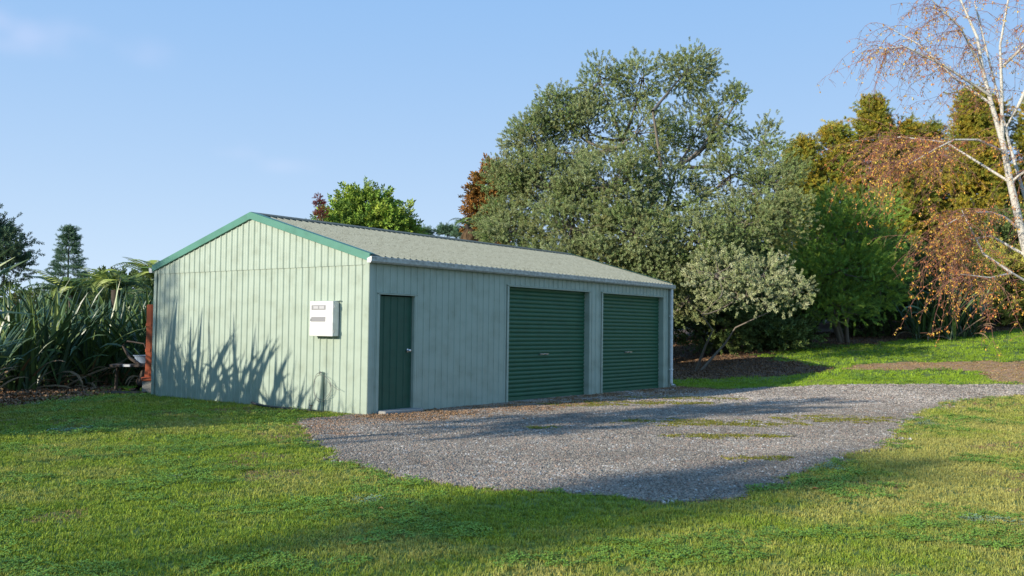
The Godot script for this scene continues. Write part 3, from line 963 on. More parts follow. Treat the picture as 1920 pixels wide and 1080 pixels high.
func mixed(palette: Array, r: RandomNumberGenerator) -> Color:
	var a: Color = palette[r.randi() % palette.size()]
	var b: Color = palette[r.randi() % palette.size()]
	return a.lerp(b, r.randf())

# lobes: [x, y, z, rx, ry, rz, density]
func crown(lobes: Array, r: RandomNumberGenerator, palette: Array, opts: Dictionary) -> Dictionary:
	var s := Spread.new()
	var twigs := Shape.new()
	var per: float = opts.get("clusters", 16.0)
	var each: int = opts.get("sprigs", 12)
	var loose: float = opts.get("loose", 0.24)
	var scale_: float = opts.get("scale", 1.0)
	var lift: float = opts.get("lift", 0.35)
	var inner: float = opts.get("inner", 0.35)
	for lobe in lobes:
		var centre := Vector3(lobe[0], lobe[1], lobe[2])
		var radii := Vector3(lobe[3], lobe[4], lobe[5])
		var n := int(per * lobe[6] * (radii.x * radii.y + radii.y * radii.z + radii.z * radii.x) / 3.0 + 4.0)
		for i in n:
			var dir := Vector3(r.randfn(), r.randfn(), r.randfn()).normalized()
			var q := centre + dir * radii * lerpf(inner, 1.0, sqrt(r.randf()))
			var tone := mixed(palette, r)
			if r.randf() < 0.5:
				var bend := (centre + q) / 2.0 + Vector3(r.randfn(), r.randfn() - 0.6, r.randfn()) * 0.08
				twigs.tube([centre + Vector3(r.randfn(), r.randfn(), r.randfn()) * 0.06, bend, q], [0.022, 0.014, 0.006], 4)
			for j in each:
				var at := q + Vector3(r.randfn(), r.randfn() * 0.8, r.randfn()).limit_length(1.9) * loose
				var along := dir * 0.6 + (at - q).normalized() * 0.5 + Vector3.UP * lift + Vector3(r.randfn(), r.randfn(), r.randfn()) * 0.4
				var f := facing(along, r, scale_ * r.randf_range(0.7, 1.25))
				s.add(f[0], f[1], f[2], at, tone.lerp(mixed(palette, r), 0.4) * r.randf_range(0.75, 1.25))
	return {"spread": s, "twigs": twigs}

func curve(a: Vector3, b: Vector3, sag: Vector3, n := 5) -> Array:
	var out := []
	for k in n:
		var t := k / float(n - 1)
		out.append(a.lerp(b, t) + sag * sin(PI * t))
	return out

func taper(a: float, b: float, n: int) -> Array:
	var out := []
	for k in n:
		out.append(lerpf(a, b, k / float(n - 1)))
	return out

func lobed_tree(called: String, label: String, category: String, base: Vector3, lobes: Array, seed_: int, palette: Array, leaf: ArrayMesh, opts := {}, group := "") -> Node3D:
	var r := RandomNumberGenerator.new()
	r.seed = seed_
	var t := thing(called, label, category, base, 0.0, group)
	var moved := []
	for l in lobes:
		moved.append([l[0] - base.x, l[1] - base.y, l[2] - base.z, l[3], l[4], l[5], l[6]])
	var made := crown(moved, r, palette, opts)
	var wood := Shape.new()
	var stems: int = opts.get("stems", 1)
	var thick: float = opts.get("thick", 0.14)
	var heart := Vector3.ZERO
	var top := 0.0
	for l in moved:
		heart += Vector3(l[0], 0, l[2]) / moved.size()
		top = maxf(top, l[1])
	var trunks := []
	for k in stems:
		var lean: Vector3 = Vector3(r.randfn(), 0, r.randfn()) * (0.5 if stems > 1 else 0.12) * opts.get("lean", 1.0)
		var path := []
		var rad := []
		for i in 6:
			var u := i / 5.0
			path.append(Vector3(lean.x * 0.25 * (k + 1) / stems, -0.08, lean.z * 0.25) + (heart * u * 0.8 + lean.limit_length(0.55) * u * 2.2) + Vector3.UP * top * (0.82 - 0.05 * k) * u + Vector3(r.randfn(), 0, r.randfn()) * 0.06 * i)
			rad.append(thick * (1.0 - 0.8 * u))
		wood.tube(path, rad, 8)
		trunks.append(path)
	put("trunk", wood.done(), opts.get("bark", M.bark), t)
	for l in moved:
		var centre := Vector3(l[0], l[1], l[2])
		var best: Vector3 = trunks[0][1]
		var score := 1e9
		for path in trunks:
			for i in range(1, path.size()):
				var p: Vector3 = path[i]
				var away := p.distance_to(centre) + (4.0 if p.y > centre.y - 0.2 else 0.0)
				if away < score:
					score = away
					best = p
		made.twigs.tube(curve(best, centre, Vector3(r.randfn() * 0.12, -0.1 * score, r.randfn() * 0.12)), taper(thick * 0.42, 0.02, 5), 6)
	put("branches", made.twigs.done(), opts.get("bark", M.bark), t)
	spread("crown", made.spread, leaf, opts.get("leaf", M.leaf), t)
	return t

# clumpy upright conifer
func conifer(called: String, label: String, base: Vector3, tall: float, wide: float, seed_: int, palette: Array, leaf: ArrayMesh, opts := {}, group := "") -> Node3D:
	var r := RandomNumberGenerator.new()
	r.seed = seed_
	var t := thing(called, label, "tree", base, 0.0, group)
	var trunk := Shape.new()
	trunk.tube([Vector3(0, -0.1, 0), Vector3(0.03, tall * 0.4, 0), Vector3(0, tall * 0.97, 0)], [tall * 0.018, tall * 0.012, 0.02], 8)
	put("trunk", trunk.done(), M.dark_bark, t)
	var limbs := Shape.new()
	var s := Spread.new()
	var n: int = opts.get("clusters", 240)
	var each: int = opts.get("sprigs", 14)
	var bare: float = opts.get("bare", 0.12)
	var shape: float = opts.get("shape", 0.75)
	var tiers: float = opts.get("tiers", 0.0)
	for i in n:
		var u := bare + (1.0 - bare) * pow(r.randf(), 1.15)
		if tiers > 0.0:
			u = (floor(u * tiers) + 0.15 * r.randf()) / tiers + 0.02
		var a := r.randf() * TAU
		var full := pow(maxf(1.0 - u, 0.0), shape) * (1.0 if u > bare + 0.15 else 0.75)
		var lump: float = 0.82 + opts.get("lump", 0.4) * ragged.get_noise_3d(cos(a) * 3.0 + seed_, u * tall * 0.9, sin(a) * 3.0)
		var reach := wide * full * lump * lerpf(0.5, 1.0, sqrt(r.randf())) + 0.08
		var q := Vector3(cos(a) * reach, u * tall - opts.get("sag", 0.12) * reach, sin(a) * reach)
		if i % 4 == 0:
			limbs.tube([Vector3(0, q.y + 0.15 * reach, 0), q], [0.045 * (1.0 - u) + 0.015, 0.008], 4)
		var tone := mixed(palette, r)
		var loose: float = opts.get("loose", 0.26)
		for j in each:
			var at := q + Vector3(r.randfn(), r.randfn() * 0.7, r.randfn()) * loose
			var along := Vector3(cos(a), 0.35, sin(a)) + Vector3(r.randfn(), r.randfn(), r.randfn()) * 0.55
			var f: Array = facing(along, r, opts.get("scale", 1.0) * r.randf_range(0.7, 1.3))
			s.add(f[0], f[1], f[2], at, tone.lerp(mixed(palette, r), 0.35) * r.randf_range(0.75, 1.25))
	put("branches", limbs.done(), M.dark_bark, t)
	spread("crown", s, leaf, M.needle, t)
	return t

func strap(length: float, width: float, bend: float, twist: float) -> ArrayMesh:
	var s := Shape.new()
	var p := Vector3.ZERO
	var angle := 0.0
	var rows := []
	var n := 8
	for i in n + 1:
		var t := i / float(n)
		var w := width * (0.55 + 0.45 * minf(1.0, t * 4.0)) * (1.0 - pow(t, 3.2)) + 0.002
		var up := Vector3(0, cos(angle), sin(angle))
		var out := Vector3(0, -sin(angle), cos(angle))
		var side := Vector3(1, 0, 0).rotated(up, twist * t)
		var fold := out.rotated(up, twist * t) * w * 0.28
		rows.append([p - side * w / 2.0, p - fold, p + side * w / 2.0])
		p += up * length / n
		angle += bend * (0.25 + 1.5 * t * t) / n * 2.0
	for i in n:
		for k in 2:
			s.quad_to(rows[i][k], rows[i][k + 1], rows[i + 1][k + 1], rows[i + 1][k], Vector3(0, 0.2, -1))
	return s.done()

var straps := []
func flax(called: String, label: String, at: Vector3, tall: float, n: int, seed_: int, group := "", dead := 6) -> void:
	if straps.is_empty():
		for k in 9:
			straps.append(strap(1.0, 0.048 + 0.006 * (k % 3), [0.15, 0.3, 0.5, 0.8, 1.1, 1.6, 0.25, 0.6, 2.3][k], [0.3, -0.5, 0.8, -0.2, 0.6, -0.9, 0.1, 1.2, 0.4][k]))
	var r := RandomNumberGenerator.new()
	r.seed = seed_
	var t := thing(called, label, "flax", at, 0.0, group)
	for i in n + dead:
		var old := i >= n
		var lean := r.randf_range(0.03, 0.62) if not old else r.randf_range(0.7, 1.25)
		var l := tall * r.randf_range(0.62, 1.08) * (0.7 if old else 1.0)
		var k: int = r.randi() % 8 if not old else 4 + r.randi() % 5
		var b := Basis(Vector3.UP, r.randf() * TAU) * Basis(Vector3.RIGHT, lean)
		var o := Vector3(r.randfn(), 0, r.randfn()) * 0.14 * tall / 2.0
		o.y = -0.03
		var m: Material = M["flax%d" % [0, 1, 1, 2, 2, 3, 4, 4][r.randi() % 8]] if not old else M.dead
		put("leaf", straps[k], m, t, Transform3D(b.scaled_local(Vector3(l * r.randf_range(0.8, 1.15), l, l)), o))

func frond(seed_: int, length: float, arch: float) -> ArrayMesh:
	var r := RandomNumberGenerator.new()
	r.seed = seed_
	var s := Shape.new()
	var n := 30
	var p := Vector3.ZERO
	var angle := 0.75
	var path := []
	var rad := []
	for i in n + 1:
		var t := i / float(n)
		path.append(p)
		rad.append(0.016 * (1.0 - t) + 0.003)
		var dir := Vector3(0, sin(angle), cos(angle))
		if t > 0.1:
			var reach := length * 0.24 * sin(PI * pow(t, 0.75)) + 0.02
			for side in [-1.0, 1.0]:
				var along := Vector3(side, -0.22 + r.randf_range(-0.08, 0.08), 0.0) + dir * 0.35
				var across := dir.normalized()
				s.leaf(p, along.normalized(), across, reach, length * 0.021, 0.15 * side)
		p += dir * length / n
		angle -= arch / n * (0.6 + 0.9 * t)
	s.tube(path, rad, 4)
	return s.done()

var fronds := []
func tree_fern(label: String, at: Vector3, tall: float, n: int, seed_: int, dead := 2, size := 1.0, group := "tree ferns") -> void:
	if fronds.is_empty():
		fronds = [frond(1, 1.9, 1.2), frond(2, 1.8, 1.6), frond(3, 1.6, 0.9), frond(4, 1.7, 2.0)]
	var r := RandomNumberGenerator.new()
	r.seed = seed_
	var t := thing("tree_fern", label, "tree fern", at, 0.0, group)
	var trunk := Shape.new()
	trunk.tube([Vector3(0, -0.05, 0), Vector3(0.05, tall * 0.5, 0), Vector3(0.02, tall, 0)], [0.14, 0.10, 0.12], 9)
	put("trunk", trunk.done(), M.dark_bark, t)
	for i in n:
		var b := Basis(Vector3.UP, TAU * i / n + r.randf_range(-0.2, 0.2)) * Basis(Vector3.RIGHT, r.randf_range(-0.25, 0.25))
		put("frond", fronds[r.randi() % 4], M["fern%d" % (r.randi() % 3)], t, Transform3D(b.scaled(Vector3.ONE * size * r.randf_range(0.8, 1.1)), Vector3(0.02, tall, 0)))
	for i in dead:
		var b := Basis(Vector3.UP, r.randf() * TAU) * Basis(Vector3.RIGHT, r.randf_range(1.3, 1.9))
		put("dead_frond", fronds[2], M.dead, t, Transform3D(b.scaled(Vector3.ONE * size * r.randf_range(0.7, 1.0)), Vector3(0.02, tall - 0.05, 0)))

func make_birch() -> void:
	var base := on_ground(17.45, -30.0)
	var t := thing("silver_birch", "white barked birch with drooping twigs and sparse orange leaves", "tree", base)
	var r := RandomNumberGenerator.new()
	r.seed = 404
	var main := [Vector3(17.47, 0.3, -30.0), Vector3(17.01, 2.01, -30.0), Vector3(16.36, 4.46, -30.0), Vector3(15.94, 6.41, -30.0), Vector3(15.70, 7.75, -30.0), Vector3(15.40, 8.91, -30.05), Vector3(15.14, 10.07, -30.1), Vector3(15.03, 11.16, -30.2), Vector3(14.59, 12.33, -30.3), Vector3(14.22, 13.38, -30.4)]
	var stems := [
		[Vector3(15.70, 7.75, -30.0), Vector3(15.65, 8.11, -29.9), Vector3(15.54, 9.36, -29.7), Vector3(15.45, 10.72, -29.6), Vector3(15.66, 12.34, -29.4), Vector3(15.78, 13.57, -29.3)],
		[Vector3(17.0, 2.05, -30.0), Vector3(16.95, 3.8, -30.3), Vector3(16.80, 5.77, -30.6), Vector3(16.40, 7.85, -30.9), Vector3(16.16, 9.19, -31.0), Vector3(15.90, 10.53, -31.1), Vector3(15.66, 11.80, -31.2), Vector3(15.44, 12.69, -31.2)],
		[Vector3(15.66, 7.9, -30.0), Vector3(16.16, 8.92, -29.8), Vector3(16.39, 9.65, -29.6), Vector3(16.65, 10.96, -29.4), Vector3(16.80, 12.36, -29.2)]]
	var limbs := [
		[Vector3(15.75, 7.39, -30.0), Vector3(15.20, 7.55, -29.8), Vector3(14.72, 7.69, -29.6), Vector3(13.83, 7.62, -29.3), Vector3(13.12, 7.27, -29.1), Vector3(12.23, 6.76, -28.9), Vector3(11.70, 6.80, -28.8)],
		[Vector3(16.22, 4.90, -30.0), Vector3(15.59, 5.25, -29.7), Vector3(14.97, 5.37, -29.4), Vector3(14.15, 5.30, -29.1), Vector3(13.29, 4.86, -28.8)],
		[Vector3(16.44, 4.05, -30.0), Vector3(15.51, 4.72, -30.4), Vector3(15.00, 4.63, -30.7), Vector3(14.31, 4.19, -31.0)],
		[Vector3(16.75, 3.03, -30.0), Vector3(15.74, 3.47, -29.6), Vector3(14.85, 3.29, -29.2), Vector3(13.79, 3.37, -28.9)],
		[Vector3(15.74, 3.47, -29.6), Vector3(14.96, 4.08, -29.8), Vector3(14.58, 5.05, -30.0), Vector3(14.43, 5.50, -30.1)],
		[Vector3(15.40, 8.91, -30.0), Vector3(14.36, 9.88, -30.4), Vector3(13.42, 11.09, -30.8), Vector3(12.48, 11.78, -31.1)],
		[Vector3(15.14, 10.07, -30.1), Vector3(14.20, 11.28, -29.6), Vector3(13.00, 12.14, -29.2)],
		[Vector3(15.35, 9.2, -30.0), Vector3(13.68, 10.05, -29.6), Vector3(12.30, 10.56, -29.3), Vector3(11.27, 10.40, -29.1)],
		[Vector3(15.94, 6.41, -30.0), Vector3(15.19, 7.12, -30.5), Vector3(14.34, 7.89, -31.0), Vector3(12.97, 8.13, -31.4), Vector3(12.46, 8.02, -31.6)],
		[Vector3(15.94, 6.41, -30.0), Vector3(16.9, 7.3, -29.4), Vector3(17.9, 7.6, -29.0), Vector3(19.0, 7.2, -28.7)],
		[Vector3(16.4, 4.4, -30.0), Vector3(17.6, 5.2, -30.6), Vector3(18.8, 5.2, -31.0), Vector3(19.8, 4.6, -31.2)],
		[Vector3(15.5, 10.0, -29.7), Vector3(16.8, 11.4, -29.2), Vector3(18.0, 12.0, -28.8)]]
	var w := Shape.new()
	var mp := []
	for p in main:
		mp.append(p - base)
	w.tube(mp, [0.18, 0.15, 0.125, 0.105, 0.09, 0.07, 0.058, 0.046, 0.034, 0.018], 10)
	put("trunk", w.done(), M.birch, t)
	for st in stems:
		var p := []
		for q in st:
			p.append(q - base)
		var u := Shape.new()
		u.tube(p, taper(0.07, 0.018, p.size()), 8)
		put("stem", u.done(), M.birch, t)
	var leaves := Spread.new()
	var twigs := Shape.new()
	var palette := [Color(0.598, 0.310, 0.046), Color(0.713, 0.460, 0.069), Color(0.529, 0.196, 0.052), Color(0.460, 0.149, 0.069), Color(0.667, 0.506, 0.115)]
	var sources := []
	for l in limbs:
		var p := []
		for q in l:
			p.append(q - base)
		var u := Shape.new()
		u.tube(p, taper(0.05, 0.012, p.size()), 6)
		put("limb", u.done(), M.birch, t)
		sources.append(p)
	for st in stems + [main]:
		var p := []
		for q in st:
			if q.y > 7.5:
				p.append(q - base)
		sources.append(p)
	var which := 0
	for p in sources:
		var low: float = p[-1].y
		var many := 30 if which < limbs.size() else 14
		if which in [0, 8]:
			many = 64
		elif which in [1, 2, 3, 4]:
			many = 30
		for i in many:
			var f: float = sqrt(r.randf()) * (p.size() - 1.001)
			var a: Vector3 = p[int(f)].lerp(p[int(f) + 1], f - int(f))
			var out := Vector3(r.randfn() - 0.6, r.randf_range(-0.6, 0.9), r.randfn()).normalized()
			var length := r.randf_range(0.6, 2.6)
			var sink := r.randf_range(0.05, 0.34)
			var q := a
			var dir := out
			var path := [a]
			var rad := [0.009]
			for k in 7:
				dir = (dir + Vector3(r.randfn() * 0.2, -sink, r.randfn() * 0.2)).normalized()
				q += dir * length / 6.0
				path.append(q)
				rad.append(0.008 - 0.0008 * k)
			twigs.tube(path, rad, 3)
			# side twigs and leaves
			for k in range(1, 8):
				for m in 2:
					var e: Vector3 = path[k]
					var d2 := (Vector3(r.randfn(), -0.6 + r.randfn() * 0.4, r.randfn())).normalized()
					var tip := e + d2 * r.randf_range(0.12, 0.4) + Vector3.DOWN * 0.08
					twigs.tube([e, e.lerp(tip, 0.5) + Vector3.UP * 0.02, tip], [0.005, 0.004, 0.003], 3)
					var chance := 0.2 if low > 6.5 else 0.32
					for h in 3:
						if r.randf() < chance:
							var fr := facing(Vector3(r.randfn() * 0.5, -1.0, r.randfn() * 0.5), r, r.randf_range(0.7, 1.3))
							leaves.add(fr[0], fr[1], fr[2], e.lerp(tip, r.randf()), mixed(palette, r) * r.randf_range(0.7, 1.2))
		which += 1
	put("hanging_twigs", twigs.done(), M.twig, t).set_meta("kind", "stuff")
	var lf := Shape.new()
	lf.leaf(Vector3.ZERO, Vector3.UP, Vector3.RIGHT, 0.06, 0.045)
	lf.leaf(Vector3(0.03, -0.02, 0.02), Vector3(0.4, 0.8, 0.3).normalized(), Vector3(0, 0.3, 1).normalized(), 0.06, 0.045)
	spread("leaves", leaves, lf.done(), M.leaf, t)

func make_plants() -> void:
	var narrow := sprig(11, 22, 0.24, 0.075, 0.032, 1.1)
	var broad := sprig(12, 14, 0.36, 0.16, 0.075, 1.0)
	var tuft := sprig(13, 34, 0.34, 0.10, 0.013, 0.7)
	var needle := sprig(14, 30, 0.30, 0.11, 0.022, 0.85)
	var pine := sprig(15, 26, 0.5, 0.24, 0.03, 0.75)
	# the big spreading tree behind the shed
	var sage := [Color(0.24, 0.32, 0.11), Color(0.30, 0.375, 0.16), Color(0.18, 0.27, 0.075), Color(0.37, 0.42, 0.22), Color(0.28, 0.28, 0.11)]
	var big := [[6.15, 10.84, -33.5, 1.04, 0.8, 0.92, 1.2], [4.54, 10.39, -33.0, 1.03, 0.84, 0.94, 0.75], [3.03, 10.37, -33.0, 0.94, 0.67, 0.8, 0.7], [7.4, 9.3, -33.5, 0.95, 0.95, 0.95, 0.5], [8.07, 9.99, -33.5, 0.34, 0.27, 0.3, 0.75], [1.62, 9.12, -33.0, 0.97, 0.79, 0.88, 1.35], [0.69, 8.15, -33.0, 0.94, 0.9, 0.92, 1.5], [-0.01, 6.91, -33.0, 0.84, 1.09, 0.96, 1.5], [2.61, 8.66, -33.5, 1.33, 1.14, 1.23, 0.69], [4.3, 8.38, -32.5, 1.29, 1.01, 1.15, 0.62], [6.44, 8.52, -33.5, 1.23, 1.14, 1.19, 0.69], [8.97, 8.3, -33.5, 0.8, 0.76, 0.78, 0.56], [-0.44, 5.36, -33.0, 0.79, 0.79, 0.79, 1.5], [1.25, 6.47, -32.5, 1.57, 1.38, 1.47, 1.5], [3.19, 6.34, -31.5, 1.61, 1.25, 1.43, 1.35], [5.42, 6.52, -32.5, 1.29, 1.11, 1.2, 0.75], [7.67, 7.01, -33.0, 1.4, 1.12, 1.26, 0.5], [9.04, 6.66, -32.5, 1.11, 1.11, 1.11, 1.2], [-0.11, 4.73, -32.0, 0.91, 0.63, 0.77, 1.5], [2.04, 4.89, -31.5, 1.43, 1.16, 1.29, 1.5], [4.03, 4.68, -31.0, 1.58, 1.05, 1.32, 1.5], [5.97, 4.53, -31.0, 1.32, 1.14, 1.23, 1.2], [7.77, 5.14, -31.5, 1.34, 1.07, 1.21, 1.2], [9.26, 5.39, -32.0, 0.82, 0.91, 0.86, 1.2], [2.31, 3.99, -31.5, 1.96, 0.54, 1.25, 1.5], [4.75, 3.63, -31.0, 1.05, 0.79, 0.92, 1.5], [5.9, 2.6, -31.5, 0.89, 0.71, 0.8, 0.7]]
	lobed_tree("spreading_tree", "large grey green spreading tree rising behind the shed roof", "tree", on_ground(4.9, -33.4), big, 21, sage, narrow, {"clusters": 28.0, "sprigs": 32, "loose": 0.22, "scale": 0.74, "stems": 5, "thick": 0.17, "lean": 0.75})
	var pale := [[6.44, 3.30, -29.50, 0.92, 0.70, 0.81, 1], [7.73, 3.22, -29.30, 0.86, 0.58, 0.72, 1], [8.78, 2.89, -29.20, 0.46, 0.46, 0.46, 0.8], [7.15, 2.63, -29.30, 0.83, 0.47, 0.65, 0.7]]
	lobed_tree("pale_shrub", "pale silvery small tree on thin stems at the shed's far corner", "shrub", on_ground(6.1, -30.9), pale, 22, [Color(0.44, 0.47, 0.25), Color(0.37, 0.42, 0.20), Color(0.52, 0.53, 0.33), Color(0.29, 0.36, 0.14)], narrow, {"clusters": 46.0, "sprigs": 14, "loose": 0.2, "stems": 2, "thick": 0.05, "scale": 0.85})
	# bright feathery bush
	var green := [[12.61, 6.24, -37.00, 1.26, 0.67, 0.96, 1], [11.97, 5.17, -37.00, 1.26, 1.26, 1.26, 1], [13.77, 5.44, -37.30, 1.27, 1.16, 1.22, 1], [12.64, 3.89, -36.50, 1.76, 1.24, 1.50, 1], [11.60, 3.25, -36.50, 1.03, 1.03, 1.03, 0.9], [14.28, 3.73, -37.00, 1.05, 1.26, 1.15, 0.8], [12.36, 2.62, -36.30, 1.54, 0.72, 1.13, 0.5], [14.68, 6.71, -38.00, 0.54, 0.60, 0.57, 0.8]]
	lobed_tree("feathery_tree", "bright green feathery tree with low forking stems beyond the lawn", "tree", on_ground(13.6, -38.2), green, 23, [Color(0.267, 0.446, 0.067), Color(0.386, 0.535, 0.075), Color(0.208, 0.372, 0.081), Color(0.194, 0.386, 0.119)], tuft, {"clusters": 32.0, "sprigs": 16, "loose": 0.3, "stems": 5, "thick": 0.09, "lean": 1.6})
	# golden conifers
	var gold := [Color(0.40, 0.35, 0.04), Color(0.52, 0.38, 0.045), Color(0.27, 0.33, 0.05), Color(0.19, 0.26, 0.05), Color(0.24, 0.30, 0.05), Color(0.60, 0.40, 0.05)]
	var places := [[15.47, 50.0, 11.67, 1.9], [17.28, 50.0, 12.6, 1.8], [19.73, 51.0, 14.2, 2.1], [21.62, 51.5, 13.0, 1.9], [23.6, 53.0, 13.3, 2.0], [25.06, 51.0, 14.7, 2.1], [26.9, 53.0, 14.9, 2.1], [29.3, 52.0, 15.0, 2.3]]
	var told := ["bronze green conifer half hidden behind the spreading tree", "golden conifer second from the spreading tree", "tall golden conifer with the pointed top left of the birch", "golden conifer right of the tall pointed one", "golden conifer behind the birch's long left limb", "golden conifer directly behind the birch stems", "golden conifer behind the birch trunk near the frame edge", "golden conifer at the right edge of the photograph"]
	for i in places.size():
		var p: Array = places[i]
		var base := on_ground(p[0], -p[1])
		conifer("golden_conifer", told[i], base, p[2] - base.y, p[3], 300 + i, gold, needle, {"clusters": 430, "sprigs": 17, "loose": 0.24, "bare": 0.08, "shape": 0.62, "scale": 1.1, "lump": 1.1}, "golden conifers along the back boundary")
	make_birch()
	# dark bushes below the trees on the right
	var dark := [Color(0.098, 0.155, 0.046), Color(0.132, 0.196, 0.052), Color(0.075, 0.127, 0.046), Color(0.184, 0.230, 0.069)]
	var olive := [Color(0.325, 0.331, 0.062), Color(0.425, 0.362, 0.075), Color(0.237, 0.300, 0.062)]
	var bushes := [[4.6, 35.0, 2.6, 1.8, "dark shrub behind the downpipe corner of the shed"], [7.6, 35.6, 2.6, 1.9, "dark shrub below the pale silvery tree"], [10.1, 37.0, 3.2, 2.0, "dark shrub left of the feathery tree's stems"], [16.3, 40.8, 3.4, 2.0, "dark shrub right of the feathery tree's stems"], [18.6, 43.0, 4.2, 2.2, "tall dark shrub behind the flax on the bank"], [21.6, 43.6, 4.0, 2.2, "olive shrub right of the flax on the bank"], [24.6, 45.2, 4.2, 2.2, "olive shrub at the right edge above the lawn"], [13.6, 43.0, 5.0, 2.6, "tall dark shrub filling the gap behind the feathery tree"], [10.0, 42.0, 5.2, 2.6, "tall dark shrub behind the right side of the spreading tree"], [6.2, 41.0, 5.0, 2.6, "tall dark shrub deep behind the spreading tree"], [16.6, 46.5, 5.6, 2.4, "tall dark shrub at the foot of the golden conifers"], [21.0, 48.0, 5.6, 2.6, "tall dark shrub under the tall golden conifer"], [26.0, 49.0, 5.6, 2.8, "tall dark shrub under the conifers at the right edge"]]
	var k := 0
	for b in bushes:
		var r := RandomNumberGenerator.new()
		r.seed = 600 + k
		var lobes := []
		for i in 6:
			var rad: float = b[3] * r.randf_range(0.4, 0.62)
			lobes.append([b[0] + r.randfn() * b[3] * 0.42, height_at(b[0], -b[1]) + rad * 0.55 + r.randf() * maxf(b[2] - rad * 1.2, 0.1), -b[1] + r.randfn() * b[3] * 0.3, rad, rad * 0.9, rad, 1.0])
		lobed_tree("understorey_shrub", b[4], "shrub", on_ground(b[0], -b[1]), lobes, 640 + k, olive if "olive" in b[4] else dark, broad if k % 2 == 0 else narrow, {"clusters": 20.0, "sprigs": 12, "loose": 0.28, "stems": 4, "thick": 0.05, "bark": M.dark_bark, "scale": 1.1}, "shrubs below the trees")
		k += 1
	for f in [[18.0, 38.9, 3.3, 40, "tall flax clump with broad blades under the birch twigs"], [19.2, 39.6, 2.9, 30, "flax clump right of the tall one under the birch"], [16.9, 38.8, 2.3, 24, "low arching flax at the left of the birch flax group"]]:
		flax("flax_clump", f[4], on_ground(f[0], -f[1]), f[2], f[3], int(f[0] * 100), "flax on the bank under the birch", 6)
	# trees behind the shed's ridge
	lobed_tree("round_tree", "round leafy green tree showing above the shed ridge", "tree", Vector3(-6.9, 0, -45), [[-6.96, 7.12, -45.00, 1.22, 0.92, 1.07, 1], [-8.11, 6.72, -45.00, 1.02, 0.66, 0.84, 1], [-5.86, 6.56, -44.50, 0.88, 0.61, 0.74, 1], [-6.87, 6.17, -44.50, 2.02, 0.61, 1.31, 1], [-5.10, 6.14, -44.50, 0.45, 0.35, 0.40, 0.8], [-8.74, 6.45, -45.00, 0.56, 0.41, 0.48, 0.8], [-6.9, 5.0, -45.0, 2.2, 0.9, 1.6, 0.8]], 25, [Color(0.187, 0.319, 0.050), Color(0.275, 0.407, 0.055), Color(0.121, 0.220, 0.044), Color(0.374, 0.451, 0.066)], broad, {"clusters": 42.0, "sprigs": 11, "loose": 0.24, "thick": 0.16, "scale": 1.05})
	lobed_tree("red_leaved_sapling", "slender sapling with a red topped shoot left of the round tree", "tree", Vector3(-8.9, 0, -43), [[-8.92, 7.25, -43, 0.10, 0.42, 0.10, 6.0], [-8.8, 6.75, -43, 0.22, 0.25, 0.2, 3.0]], 26, [Color(0.26, 0.055, 0.05), Color(0.20, 0.06, 0.05)], narrow, {"clusters": 30.0, "sprigs": 9, "loose": 0.07, "thick": 0.05, "scale": 0.7})
	lobed_tree("magnolia_tree", "rust and green leaved tree at the left edge of the spreading tree", "tree", Vector3(-1.1, 0, -41), [[-1.17, 7.62, -41.00, 0.56, 0.81, 0.69, 1], [-1.33, 6.68, -41.00, 0.60, 0.70, 0.65, 1], [-0.88, 8.21, -41.00, 0.37, 0.33, 0.35, 1], [-1.1, 5.6, -41.0, 0.7, 0.8, 0.7, 1]], 27, [Color(0.34, 0.14, 0.03), Color(0.22, 0.12, 0.03), Color(0.09, 0.11, 0.03), Color(0.42, 0.20, 0.05)], broad, {"clusters": 60.0, "sprigs": 11, "loose": 0.2, "thick": 0.1, "scale": 0.9})
	tree_fern("tree fern with a hanging skirt of dead fronds behind the ridge", Vector3(-1.75, 0, -36.5), 5.55, 8, 71, 22, 0.62, "")
	var blue := [Color(0.12, 0.21, 0.13), Color(0.15, 0.25, 0.15), Color(0.18, 0.29, 0.17)]
	var far := [[-70.9, 150.0, 17.2, 6.5, "lone far pine rising above the tree ferns"], [-26.6, 120.0, 15.8, 2.2, "small far pine just left of the red topped sapling"], [-24.4, 121.0, 15.0, 1.6, "smallest far pine tip above the ridge by the sapling"], [-11.7, 120.0, 15.2, 3.4, "far pine right of the round tree"], [-8.4, 120.0, 15.5, 3.2, "far pine between the round tree and the dead frond skirt"], [-6.2, 117.0, 14.8, 3.2, "far pine just left of the dead frond skirt"]]
	for i in far.size():
		var f: Array = far[i]
		conifer("far_pine", f[4], Vector3(f[0], 0, -f[1]), f[2], f[3], 400 + i, blue, pine, {"clusters": 420 if i == 0 else 200, "sprigs": 6 if i == 0 else 10, "loose": 0.3, "tiers": 15.0 if i == 0 else 8.0, "shape": 1.05 if i == 0 else 0.7, "scale": 1.3, "bare": 0.1}, "far pines on the skyline")
	# left side
	lobed_tree("edge_tree", "dark bluish leafy tree at the left edge of the photograph", "tree", Vector3(-17.6, 0, -31), [[-16.92, 3.89, -31.00, 0.70, 0.74, 0.72, 1], [-16.40, 4.04, -31.00, 0.49, 0.39, 0.44, 0.7], [-17.64, 4.24, -31.00, 1.05, 1.05, 1.05, 1], [-16.82, 3.37, -31.00, 0.70, 0.44, 0.57, 0.8], [-17.70, 5.2, -31.00, 0.7, 0.5, 0.6, 0.7], [-18.4, 3.0, -31.0, 1.2, 1.0, 1.0, 0.8]], 28, [Color(0.07, 0.13, 0.075), Color(0.09, 0.16, 0.085), Color(0.12, 0.18, 0.09)], narrow, {"clusters": 40.0, "sprigs": 13, "loose": 0.2, "thick": 0.12})
